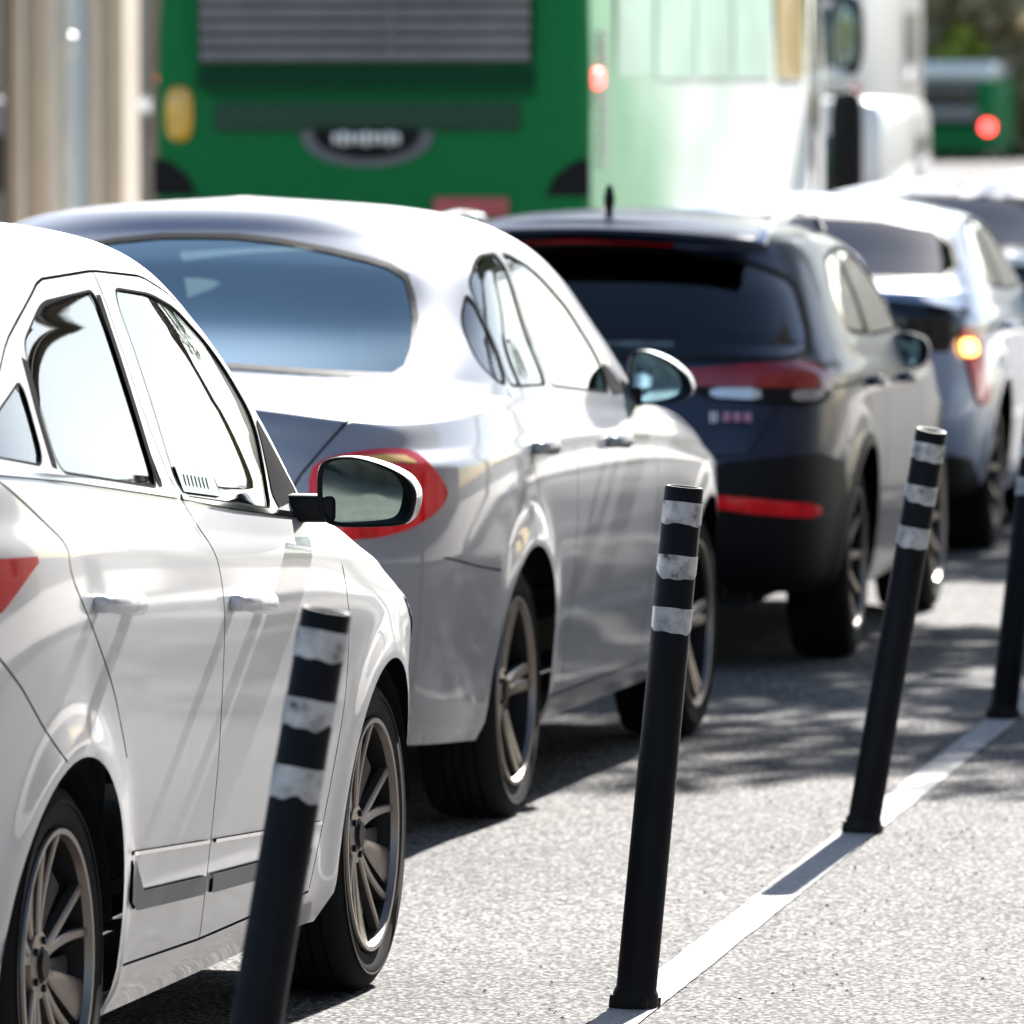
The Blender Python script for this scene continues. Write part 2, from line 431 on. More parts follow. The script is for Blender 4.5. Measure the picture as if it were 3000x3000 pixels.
def make_wheel(root, c, side, r=.33, rim_r=.235, style=0, steer=0., width=.21):
    """side -1 = right (outer face towards -y)"""
    w_ = empty('wheel'); w_.parent = root; w_.location = c; w_.rotation_euler = (0, 0, steer)
    s = side
    tb = MB(); h = width / 2
    prof = [(rim_r + .004, h - .012), (rim_r + .014, h - .002), (rim_r + .03, h), (rim_r + .055, h + .004), (r - .03, h + .002), (r - .012, h - .008), (r - .003, h - .022), (r, h - .04)]
    for k in range(4):
        a = h - .045 - k * (2 * h - .09) / 4
        prof += [(r, a), (r - .007, a - .002), (r - .007, a - .008), (r, a - .010)]
    prof += [(r, -h + .04), (r - .012, -h + .008), (rim_r + .03, -h), (rim_r, -h + .012)]
    tb.rev([(p, a * s) for p, a in prof], n=64)
    # bead ring lettering band
    tb.rev([(rim_r + .05, (h + .0055) * s), (rim_r + .052, (h + .0065) * s), (rim_r + .056, (h + .0065) * s), (rim_r + .058, (h + .0055) * s)], n=64)
    tb.build('tyre', 'rubber', w_)
    rb = MB()
    f = h * s
    rb.rev([(rim_r + .006, f - .002 * s), (rim_r + .004, f + .004 * s), (rim_r - .006, f + .003 * s), (rim_r - .010, f - .012 * s)], n=64, mi=0)
    rb.rev([(rim_r - .010, f - .012 * s), (rim_r - .022, f - .06 * s), (rim_r - .03, f - .16 * s), (.02, f - .165 * s)], n=64, mi=1)
    # hub + spokes
    def yv(rr): # spoke face depth
        return f - s * (.035 - .03 * (rr / rim_r) ** 2 - .0)
    rb.rev([(.001, f - .022 * s), (.026, f - .022 * s), (.030, f - .028 * s), (.034, f - .034 * s)], n=32, mi=1)
    ring = [(.034, f - .030 * s), (.062, f - .034 * s), (.066, f - .05 * s)]
    rb.rev(ring, n=40, mi=0)
    def blade(a0, a1, w0, w1, r0, r1, mi=0, th=.022, dy=0., n=7):
        """bar from radius r0 at angle a0 to radius r1 at angle a1; crowned section"""
        V = []; F = []
        for i in range(n + 1):
            q = i / n; rr = r0 + (r1 - r0) * q; a = a0 + (a1 - a0) * q ** 1.1; wd = w0 + (w1 - w0) * q
            d = np.array([math.cos(a), math.sin(a)]); nn = np.array([-d[1], d[0]]); y = yv(rr) + dy * s
            for (u, dd) in ((-.5, th), (-.5, .004), (-.32, 0), (.32, 0), (.5, .004), (.5, th)):
                p = d * rr + nn * wd * u; V.append((p[0], y - dd * s, p[1]))
        for i in range(n):
            for j in range(5): F.append((i * 6 + j, i * 6 + j + 1, (i + 1) * 6 + j + 1, (i + 1) * 6 + j))
        rb.add(V, F, mi, False)
    if style == 0:      # five pairs of thin V spokes with wide blades between
        for k in range(5):
            a = 2 * math.pi * k / 5 + .35
            blade(a - .07, a - .20, .021, .019, .05, rim_r - .002)
            blade(a + .07, a + .20, .021, .019, .05, rim_r - .002)
            b = a + math.pi / 5
            blade(b, b + .03, .034, .09, .055, rim_r * .72, 1, dy=-.010)
            if k in (1, 3, 4): blade(b - .06, b - .12, .016, .085, .06, rim_r - .004, 0, dy=-.004)
    elif style == 1:    # five broad double spokes
        for k in range(5):
            a = 2 * math.pi * k / 5 + .1
            blade(a - .12, a - .10, .042, .030, .05, rim_r - .002)
            blade(a + .12, a + .10, .042, .030, .05, rim_r - .002)
    else:
        for k in range(10):
            a = 2 * math.pi * k / 10
            blade(a, a, .024, .030, .05, rim_r - .002)
    for k in range(5):
        a = 2 * math.pi * k / 5; rb.rev([(.001, f - .026 * s), (.007, f - .026 * s), (.008, f - .036 * s)], c=(.046 * math.cos(a), 0, .046 * math.sin(a)), n=8, mi=1)
    rb.build('rim', ['alloy', 'alloy_dark'], w_, smooth_angle=30)
    return w_

def make_mirror(root, x, outline, paint_mat, side, cover=None, depth=.16, arm=None, mglass='sky_tint_mirror_glass'):
    """outline: (y,z) seen from behind, for the right side (negative y)"""
    o = empty('wing_mirror'); o.parent = root
    P = [(a[1], a[2]) for a in chaikin([('r', *p) for p in outline], 3)]
    n = len(P); cy = sum(p[0] for p in P) / n; cz = sum(p[1] for p in P) / n; sy = 1 if side < 0 else -1
    def ring(sc, dx, shy=0): return [(x + dx, sy * (cy + (p[0] - cy) * sc + shy), cz + (p[1] - cz) * sc) for p in P]
    def lay(rings, mi0, mis, mb, sm=True, cap=False):
        base = []; 
        V = [q for r_ in rings for q in r_]; F = []; MI = []
        for i in range(len(rings) - 1):
            for j in range(n): F.append((i * n + j, i * n + (j + 1) % n, (i + 1) * n + (j + 1) % n, (i + 1) * n + j))
        if cap: F.append(tuple(range((len(rings) - 1) * n, len(rings) * n)))
        mb.add(V, F, mis, sm)
    h = MB()
    lay([ring(.975, .004), ring(.985, .02), ring(.985, .045), ring(.955, .075), ring(.88, .105), ring(.72, .13), ring(.45, .145), ring(.15, .15)], 0, 0, h, cap=True)
    h.build('mirror_housing', paint_mat, o)
    b = MB(); lay([ring(.99, .002), ring(.965, -.004), ring(.90, 0.001), ring(.885, .055)], 0, 0, b); 
    if arm:
        a0, a1 = arm
        b.box(((x + .05), sy * (a0[0] + a1[0]) / 2, (a0[1] + a1[1]) / 2), (.045, abs(a0[0] - a1[0]) / 2 + .01, .028), bev=.012)
    b.build('mirror_rim', 'black', o)
    def tilt(rg_): return [(px + .036 + .36 * (abs(py) - abs(cy)), py, pz) for px, py, pz in rg_]
    g = MB(); lay([tilt(ring(.895, .006)), tilt(ring(.5, .0055)), tilt(ring(.05, .0055))], 0, 0, g, cap=True)
    g.build('mirror_glass', mglass, o)
    return o

def make_seats(root, xf, xr, mat='seat', zf=.28, hz=1.0):
    """front seats at xf, rear bench at xr"""
    for y in (-.37, .37):
        b = MB(); rt = Matrix.Rotation(R(-14), 3, 'Y')
        soft(b, (xf, y, zf + .12), (.27, .25, .09)); soft(b, (xf - .33, y, zf + .44), (.075, .24, .34), rot=rt)
        s = b.build('front_seat', mat, root)
        h = MB(); soft(h, (xf - .44, y, hz + .16), (.05, .125, .095), e=.5); h.box((xf - .425, y - .05, hz + .04), (.006, .006, .05)); h.box((xf - .425, y + .05, hz + .04), (.006, .006, .05))
        h.build('headrest', mat, s)
    b = MB(); soft(b, (xr, 0, zf + .14), (.26, .60, .09)); soft(b, (xr - .30, 0, zf + .42), (.07, .60, .30), rot=Matrix.Rotation(R(-18), 3, 'Y'))
    s = b.build('rear_seat', mat, root)
    for y in (-.38, .38):
        h = MB(); soft(h, (xr - .40, y, hz + .06), (.05, .12, .075), e=.5); h.build('headrest', mat, s)

def underside(root, wb, xr, xf, wz=.325, ar=.37, wd=.80, x0=0.):
    b = MB()
    b.box(((xr + xf) / 2, 0, .31), ((xf - xr) / 2 - .12, .60, .10))
    b.box((wb / 2, 0, .27), (wb / 2 - ar - .03, wd, .045))
    for cx in (x0, wb):
        for s in (-1, 1):
            b.rev([(ar + .005, s * .86), (ar + .012, s * .56), (.02, s * .55)], c=(cx, 0, wz), n=28, arc=(.12, math.pi - .12))
    b.build('underbody', 'black', root)
    d = MB(); d.box((wb * .72, 0, .93), (.22, .66, .07), bev=.05); d.rev([(.17, -.012), (.185, 0), (.17, .012), (.155, 0), (.17, -.012)], axis='x', c=(wb * .72 - .30, .36, .88), n=28)
    d.build('dashboard', 'interior', root)

def handle(root, x, y, z, L=.28, mat='silver_white', side=-1, tilt=0.):
    b = MB(); s = side
    # bowed grip standing off the door
    n = 12; V = []; F = []
    for i in range(n + 1):
        q = i / n; xx = x - L / 2 + L * q; off = .014 + .026 * math.sin(math.pi * q) ** .5; hh = .012 + .009 * math.sin(math.pi * q) ** .7
        for k in range(8):
            a = 2 * math.pi * k / 8; V.append((xx, s * (y + off + .008 * math.cos(a)), z + tilt * (xx - x) + hh * math.sin(a)))
    for i in range(n):
        for k in range(8): F.append((i * 8 + k, i * 8 + (k + 1) % 8, (i + 1) * 8 + (k + 1) % 8, (i + 1) * 8 + k))
    F.append(tuple(range(8))); F.append(tuple(range(n * 8, n * 8 + 8)))
    b.add(V, F, 0, True)
    soft(b, (x - L / 2 + .02, s * (y + .010), z - tilt * L / 2), (.022, .018, .017), e=.6, n=8); soft(b, (x + L / 2 - .03, s * (y + .010), z + tilt * L / 2), (.030, .018, .018), e=.6, n=8)
    return b.build('handle', mat, root)

def on_side(sh, x, z):
    t, v = sh.inv('s', x, z); return -float(sh.S(t, v)[1])

def rg(name, p, mat=None, **k): return dict(name=name, poly=p, mat=mat, **k)

def place(root, ox, oy, yaw):
    """(ox,oy): outer face of the right rear hub; heading +Y turned clockwise by yaw degrees"""
    a = R(yaw); root.location = (ox - math.cos(a) * .88, oy + math.sin(a) * .88, 0); root.rotation_euler = (0, 0, R(90) - a)

def add_wheels(root, wb, zw=.325, tr=.775, steer=0., x0=0., **k):
    for cx in (x0, wb):
        for s in (-1, 1): make_wheel(root, (cx, s * tr, zw), s, steer=(steer if cx else 0), **k)

# ================================================================== car 1: silver white hatchback
def car_one():
    root = empty('hatchback_car'); place(root, -3.10, 14.0, 2.47)
    tag(root, 'silver white hatchback cut off by the left edge, nearest car in the queue', 'car', 'cars queuing in the lane')
    XK = [-.85, -.3, .6, 1.4, 2.1, 2.8, 3.4]
    rows = [
        (.815, -.70, 3.24, 5, 6, 0, .185),
        (.848, -.76, 3.32, 6, 7, 0, .262),
        (.858, -.79, 3.36, 6, 7, 0, .335),
        (.872, -.82, 3.40, 6, 7, 0, .46),
        (.888, -.82, 3.41, 6, 7, 0, .62),
        (.899, -.81, 3.40, 6, 7, 0, [.80, .80, .79, .78, .77, .76, .74]),
        (.904, -.80, 3.36, 6, 6, 0, [.98, .96, .92, .88, .86, .84, .80]),
        (.899, -.79, 3.28, 6, 5, 0, [1.10, 1.09, 1.04, .99, .955, .90, .84]),
        (.880, -.78, 3.10, 6, 5, .01, [1.17, 1.16, 1.11, 1.05, 1.00, .94, .88]),
        (.862, -.76, 2.65, 6, 6, .03, [1.235, 1.225, 1.175, 1.105, 1.045, 1.01, .99]),
        (.850, -.74, 2.55, 6, 6, .03, [1.26, 1.25, 1.20, 1.135, 1.08, 1.04, 1.02]),
        (.802, -.66, 2.26, 6, 6, .02, [1.36, 1.37, 1.34, 1.31, 1.27, 1.25, 1.25]),
        (.755, -.56, 1.97, 6, 6, .02, [1.46, 1.485, 1.475, 1.455, 1.42, 1.42, 1.42]),
        (.712, -.46, 1.68, 6, 6, .02, [1.53, 1.575, 1.58, 1.56, 1.52, 1.5, 1.5]),
        (.645, -.44, 1.55, 6, 6, .02, [1.58, 1.62, 1.635, 1.61, 1.55, 1.5, 1.5]),
        (.480, -.40, 1.42, 4, 4, .01, [1.62, 1.66, 1.67, 1.65, 1.57, 1.5, 1.5]),
        (0, -.10, 1.05, 4, 4, 0, [1.65, 1.685, 1.69, 1.67, 1.6, 1.5, 1.5])]
    sh = Shape(XK, rows, 2.67, arch=.375, zw=.335, flare=.016, x0=.085); sh.prep()
    Q = lambda p, k='s', r=2: poly(sh, p, k, r)
    fg = [(.965, 1.538), (1.25, 1.519), (1.44, 1.486), (1.635, 1.410), (1.757, 1.341), (1.85, 1.253), (1.745, 1.078), (.985, 1.142)]
    rgz = [(.415, 1.525), (.826, 1.538), (.820, 1.166), (.12, 1.229), (.175, 1.452)]
    qg = [(.085, 1.395), (.04, 1.243), (-.27, 1.275), (-.14, 1.34)]
    rd = [(.03, 1.10), (.03, 1.045), (.17, .934), (.32, .817), (.46, .64), (.52, .49), (.56, .285), (1.165, .27), (1.17, .6), (1.155, .93), (.955, 1.14), (.885, 1.30), (.872, 1.570), (.456, 1.563), (.08, 1.46), (-.16, 1.35), (-.33, 1.255), (-.1, 1.16)]
    fd = [(1.175, .27), (2.11, .27), (2.16, .38), (2.22, .53), (2.275, .66), (2.265, .80), (2.20, .98), (2.17, 1.085), (1.98, 1.278), (1.73, 1.432), (1.485, 1.505), (1.25, 1.552), (.88, 1.570), (.893, 1.30), (.963, 1.14), (1.163, .93), (1.178, .6)]
    top = smoothline([(-.34, 1.26), (-.16, 1.355), (.08, 1.465), (.456, 1.568), (.88, 1.575), (1.25, 1.556), (1.485, 1.509), (1.73, 1.436), (1.98, 1.282), (2.18, 1.09)], 1)
    R_ = []
    R_.append(rg(None, archpoly(sh, .085, .375, .335))); R_.append(rg(None, archpoly(sh, 2.67, .375, .335)))
    R_.append(rg('tail_lamp', poly(sh, [('s', -.14, 1.088), ('s', -.25, 1.045), ('s', -.36, .995), ('s', -.55, .955), ('r', -.72, .94), ('r', -.45, .96), ('r', -.45, 1.09), ('r', -.72, 1.105), ('s', -.5, 1.10)], rnd=1), 'red_lens', off=.006))
    for i in range(7):
        u = 1.045 + i * .030; v_ = 1.168 - i * .0026
        R_.append(rg('sticker_lettering', Q([(u, v_ - .012), (u + .010, v_ - .012), (u + .019, v_ + .010), (u + .009, v_ + .010)], r=0), 'matte_seal', off=.0015, parent='fd'))
    R_.append(rg('window_sticker', Q([(1.01, 1.197), (1.01, 1.147), (1.32, 1.122), (1.31, 1.168)], r=0), 'sticker', off=.001, parent='fd'))
    for g, pk, nm in ((rgz, 'rd', 'window'), (fg, 'fd', 'window'), (qg, 'rd', 'quarter_window')): R_.append(rg(nm, Q(g, r=3 if g is not qg else 2), 'glass', off=-.004, parent=pk))
    R_.append(rg('mirror_mount', Q([(1.875, 1.265), (2.13, 1.085), (1.785, 1.075)], r=1), 'matte_seal', off=.002, parent='fd'))
    for g, pk in ((rgz, 'rd'), (fg, 'fd'), (qg, 'rd')): R_.append(rg('window_seal', Q(grow(g, .0045), r=3 if g is not qg else 2), 'matte_seal', parent=pk, off=.001))
    R_.append(rg('pillar_bar', Q(strip([(.842, 1.53), (.836, 1.35), (.834, 1.165)], .028), r=0), 'matte_seal', off=.001, parent='rd'))
    R_.append(rg('pillar_bar', Q(strip([(.155, 1.43), (.118, 1.32), (.10, 1.235)], .028), r=0), 'matte_seal', off=.001, parent='rd'))
    R_.append(rg('belt_trim', Q(strip([(-.28, 1.245), (.15, 1.212), (.945, 1.142)], .011), r=0), 'chrome', off=.004, parent='rd'))
    R_.append(rg('belt_trim', Q(strip([(.972, 1.139), (1.4, 1.097), (2.1, 1.040)], .011), r=0), 'chrome', off=.004, parent='fd'))
    R_.append(rg('gap', Q(strip(top, .0055), r=0)))
    R_.append(rg('gap', Q(strip(smoothline([(.876, 1.573), (.889, 1.30), (.958, 1.14), (1.12, 1.02), (1.158, .93), (1.174, .6), (1.17, .265)]), .0055), r=0)))
    R_.append(rg('gap', Q(strip(smoothline([(-.33, 1.255), (-.1, 1.16), (.03, 1.10), (.03, 1.045), (.17, .934), (.32, .817), (.44, .68)]), .0055), r=0)))
    R_.append(rg('gap', Q(strip(smoothline([(2.17, 1.09), (2.20, .98), (2.265, .80), (2.275, .66), (2.22, .53), (2.16, .38), (2.11, .27)]), .0055), r=0)))
    R_.append(rg('gap', Q(strip([(-.42, .96), (-.24, .857), (-.08, .75), (-.02, .71)], .0055), r=0)))
    R_.append(rg('gap', Q(strip([(.56, .278), (1.16, .264), (2.11, .264)], .0055), r=0)))
    R_.append(rg('gap', Q(strip([(2.18, 1.09), (2.45, 1.01), (2.9, .93), (3.1, .86)], .007), r=0)))
    R_.append(rg('side_moulding', Q([(.528, .478), (.55, .478), (.64, .413), (1.145, .392), (1.145, .355), (.60, .378), (.545, .40)], r=0), 'grey_trim', off=.007, parent='rd'))
    R_.append(rg('side_moulding', Q([(1.20, .390), (2.06, .360), (2.05, .325), (1.20, .352)], r=0), 'grey_trim', off=.007, parent='fd'))
    R_.append(rg('chrome_strip', Q(strip([(.53, .492), (1.145, .458)], .007), r=0), 'chrome', off=.006, parent='rd'))
    R_.append(rg('chrome_strip', Q(strip([(1.195, .455), (2.14, .405)], .007), r=0), 'chrome', off=.006, parent='fd'))
    R_.append(rg('door', Q(rd, r=0), 'silver_white', key='rd')); R_.append(rg('door', Q(fd, r=0), 'silver_white', key='fd'))
    # rear glass and windscreen
    R_.append(rg('rear_window', poly(sh, [('r', 0, 1.50), ('r', -.50, 1.48), ('r', -.60, 1.28), ('r', 0, 1.27)], rnd=0), 'dark_glass', center=True))
    R_.append(rg('windscreen', poly(sh, [('p', 1.0, 10.2), ('p', .90, 10.2), ('p', .905, 12.9), ('p', 1.0, 12.9)], rnd=0), 'glass', center=True))
    R_.append(rg('headlamp', poly(sh, [('s', 2.98, .80), ('s', 3.2, .70), ('p', .93, 5.0), ('p', .93, 6.2), ('s', 3.1, .86)], rnd=1), 'clear_lens', off=.004))
    made = car_shell(root, sh, R_, 'silver_white', 300, 9)
    order = {k: v for k, v in made.items()}
    for s in (-1, 1):
        k = -s
        y = on_side(sh, .315, .974); handle(order[('rd', k)], .315, y, .974, .29, 'silver_white', s, -.06)
        y = on_side(sh, 1.35, .911); handle(order[('fd', k)], 1.35, y, .911, .29, 'silver_white', s, -.06)
    add_wheels(root, 2.66, .332, .755, x0=.06, r=.334, rim_r=.245, style=0)
    underside(root, 2.67, -.8, 3.3, x0=.085)
    make_seats(root, 1.62, .35, 'seat_light', .30, 1.08)
    ol = [(-.925, 1.172), (-.985, 1.176), (-1.05, 1.158), (-1.096, 1.135), (-1.117, 1.10), (-1.105, 1.046), (-1.08, 1.03), (-.93, 1.026), (-.905, 1.06), (-.902, 1.15)]
    for s in (-1, 1): make_mirror(root, 1.95, ol, 'silver_white', s, mglass='mirror_glass', arm=((-.80, 1.065), (-.93, 1.065)))
    # mudflap-ish sill garnish catches light below the door
    b = MB(); b.box((1.37, 0, .20), (.78, .80, .02), bev=.01); b.build('sill', 'silver_white', root)
    return root

# ================================================================== car 2: silver saloon
def car_two():
    root = empty('saloon_car'); place(root, -3.34, 20.66, 2.28)
    tag(root, 'silver saloon with blue tinted rear window, second in the queue behind the silver white hatchback', 'car', 'cars queuing in the lane')
    root['label'] = 'silver saloon with wide blue tinted rear window, in front of the nearest hatchback'
    XK = [-1.1, -.5, .2, .9, 1.7, 2.6, 3.5]
    rows = [
        (.840, -.95, 3.40, 7, 6, 0, [.27, .24, .215, .215, .215, .215, .215]),
        (.868, -1.01, 3.45, 7, 6, 0, [.33, .30, .285, .285, .285, .285, .285]),
        (.885, -1.05, 3.50, 7, 6, 0, .42),
        (.906, -1.07, 3.52, 7, 6, 0, .58),
        (.917, -1.09, 3.53, 7, 6, 0, .74),
        (.918, -1.08, 3.50, 7, 6, .0, [.87, .87, .87, .86, .85, .82, .78]),
        (.914, -1.06, 3.42, 7, 5, .02, [.95, .955, .96, .955, .93, .88, .82]),
        (.898, -1.045, 3.28, 6, 5, .07, [.985, 1.01, 1.02, 1.01, .975, .92, .86]),
        (.880, -1.02, 3.10, 5.5, 5, .11, [1.02, 1.065, 1.075, 1.055, 1.01, .95, .90]),
        (.868, -.55, 2.40, 5, 6, .075, [1.08, 1.115, 1.11, 1.095, 1.045, .99, .97]),
        (.855, -.50, 2.30, 5, 6, .07, [1.11, 1.14, 1.14, 1.125, 1.075, 1.03, 1.0]),
        (.802, -.27, 2.00, 6, 6, .05, [1.24, 1.255, 1.26, 1.25, 1.22, 1.2, 1.2]),
        (.738, -.02, 1.70, 6, 6, .045, [1.38, 1.41, 1.44, 1.43, 1.36, 1.36, 1.36]),
        (.685, .10, 1.50, 5, 6, .045, [1.42, 1.46, 1.51, 1.50, 1.42, 1.4, 1.4]),
        (.580, .18, 1.36, 4, 4, .035, [1.46, 1.50, 1.565, 1.56, 1.46, 1.4, 1.4]),
        (.400, .26, 1.22, 4, 4, .01, [1.5, 1.54, 1.60, 1.595, 1.5, 1.4, 1.4]),
        (0, .50, .95, 4, 4, 0, [1.5, 1.56, 1.625, 1.62, 1.5, 1.4, 1.4])]
    sh = Shape(XK, rows, 2.73, arch=.385, zw=.335, flare=.014, x0=.03); sh.prep()
    Q = lambda p, k='s', r=2: poly(sh, p, k, r)
    qg = [(.100, 1.385), (.108, 1.24), (.055, 1.142), (-.03, 1.165), (-.085, 1.215), (-.02, 1.31)]
    rz = [(.120, 1.398), (.235, 1.450), (.336, 1.474), (.545, 1.476), (.515, 1.13), (.078, 1.142), (.130, 1.24)]
    fz = [(.60, 1.476), (.702, 1.467), (.874, 1.436), (1.035, 1.386), (1.244, 1.308), (1.371, 1.219), (1.43, 1.15), (1.38, 1.076), (.565, 1.125)]
    rd = [(.04, 1.145), (.02, .97), (.14, .83), (.36, .65), (.45, .5), (.46, .30), (.64, .29), (.645, .9), (.53, 1.125), (.565, 1.505), (.33, 1.50), (.20, 1.455), (.10, 1.395), (.11, 1.24)]
    fd = [(.655, .29), (1.78, .29), (1.86, .6), (1.84, .90), (1.74, 1.06), (1.60, 1.235), (1.43, 1.345), (1.25, 1.428), (1.04, 1.485), (.85, 1.505), (.575, 1.505), (.54, 1.125), (.655, .9)]
    R_ = [rg(None, archpoly(sh, .03, .385, .335)), rg(None, archpoly(sh, 2.73, .385, .335))]
    lamp = poly(sh, [('r', -.56, .965), ('r', -.60, .995), ('r', -.70, 1.013), ('r', -.764, 1.013), ('r', -.803, .993), ('r', -.836, .955), ('r', -.856, .904), ('r', -.851, .874), ('r', -.834, .845), ('r', -.797, .816), ('r', -.74, .797), ('r', -.65, .79), ('r', -.57, .80)], rnd=1)
    lamp_glint = poly(sh, [('r', -.64, .992), ('r', -.76, .998), ('r', -.806, .972), ('r', -.76, .978), ('r', -.64, .978)], rnd=1)
    R_.append(rg('indicator', lamp_glint, 'amber', off=.011)); R_.append(rg('tail_lamp', lamp, 'red_lens', off=.008))  # amber strip paints the sunlit highlight atop the tail lamp, not a separate lamp
    rw = [(0, 1.528), (-.10, 1.5265), (-.22, 1.515), (-.366, 1.491), (-.476, 1.467), (-.533, 1.451), (-.580, 1.425), (-.609, 1.375), (-.632, 1.321), (-.651, 1.245), (-.652, 1.206), (-.632, 1.188), (-.477, 1.197), (-.24, 1.212), (-.1, 1.218), (0, 1.219)]
    R_.append(rg('rear_window', Q(rw, 'r', 0), 'tint_glass', center=True, off=-.003, key='rw'))
    R_.append(rg('window_seal', Q([(0, 1.540)] + [tuple(p) for p in grow(rw, .013)[1:-1]] + [(0, 1.206)], 'r', 0), 'black', center=True, off=.001, parent='rw'))
    for g, pk, nm in ((rz, 'rd', 'window'), (fz, 'fd', 'window'), (qg, 'rd', 'quarter_window')): R_.append(rg(nm, Q(g, r=2), 'glass', off=-.004, parent=pk))
    R_.append(rg('mirror_mount', Q([(1.45, 1.165), (1.70, 1.062), (1.40, 1.066)], r=1), 'matte_seal', off=.002, parent='fd'))
    for g, pk in ((rz, 'rd'), (fz, 'fd'), (qg, 'rd')): R_.append(rg('window_seal', Q(grow(g, .007), r=2), 'matte_seal', parent=pk, off=.001))
    for ln in ([(.04, 1.145), (.02, .97), (.14, .83), (.36, .65), (.45, .5), (.46, .30)], [(.57, 1.505), (.535, 1.125), (.65, .9), (.647, .29)], [(1.74, 1.06), (1.84, .90), (1.86, .6), (1.78, .29)],
               [(-.80, .735), (-.57, .70), (-.33, .675)], [(.46, .285), (1.78, .285)], [(1.76, 1.06), (2.3, .98), (2.9, .90)]):
        R_.append(rg('gap', Q(strip(ln, .0055), r=0)))
    R_.append(rg('gap', poly(sh, strip([(-.66, 1.14), (-.64, 1.09), (-.59, 1.02), (-.54, .955), (-.51, .90), (-.49, .70), (-.44, .66), (0, .65)], .0065), 'r', 0)))
    R_.append(rg('door', Q(rd, r=0), 'silver', key='rd')); R_.append(rg('door', Q(fd, r=0), 'silver', key='fd'))
    R_.append(rg('lower_bumper', poly(sh, [('r', 0, .46), ('r', -.62, .40), ('r', -.70, .33), ('p', .13, 0), ('p', 0, 0)], rnd=0), 'black', center=True, off=.004))
    R_.append(rg('windscreen', poly(sh, [('p', 1.0, 10.2), ('p', .90, 10.2), ('p', .905, 12.9), ('p', 1.0, 12.9)], rnd=0), 'glass', center=True))
    R_.append(rg('headlamp', poly(sh, [('s', 3.1, .78), ('p', .91, 5.0), ('p', .96, 5.0), ('p', .95, 6.2), ('s', 3.15, .84)], rnd=1), 'clear_lens', off=.004))
    made = car_shell(root, sh, R_, 'silver', 280, 9)
    for s in (-1, 1):
        k = -s
        y = on_side(sh, .16, .975); handle(made[('rd', k)], .18, y, .975, .24, 'silver', s)
        y = on_side(sh, 1.21, .947); handle(made[('fd', k)], 1.21, y, .947, .24, 'silver', s)
    add_wheels(root, 2.75, .335, .765, x0=.04, r=.335, rim_r=.245, style=1)
    underside(root, 2.73, -1.0, 3.4, ar=.38, x0=.03)
    make_seats(root, 1.35, .42, 'seat_light', .28, 1.04)
    ol = [(-.845, 1.178), (-.90, 1.182), (-.966, 1.155), (-1.02, 1.11), (-1.035, 1.066), (-1.005, 1.033), (-.89, 1.018), (-.838, 1.035)]
    for s in (-1, 1): make_mirror(root, 1.78, ol, 'silver', s, arm=((-.78, 1.045), (-.87, 1.045)))
    return root

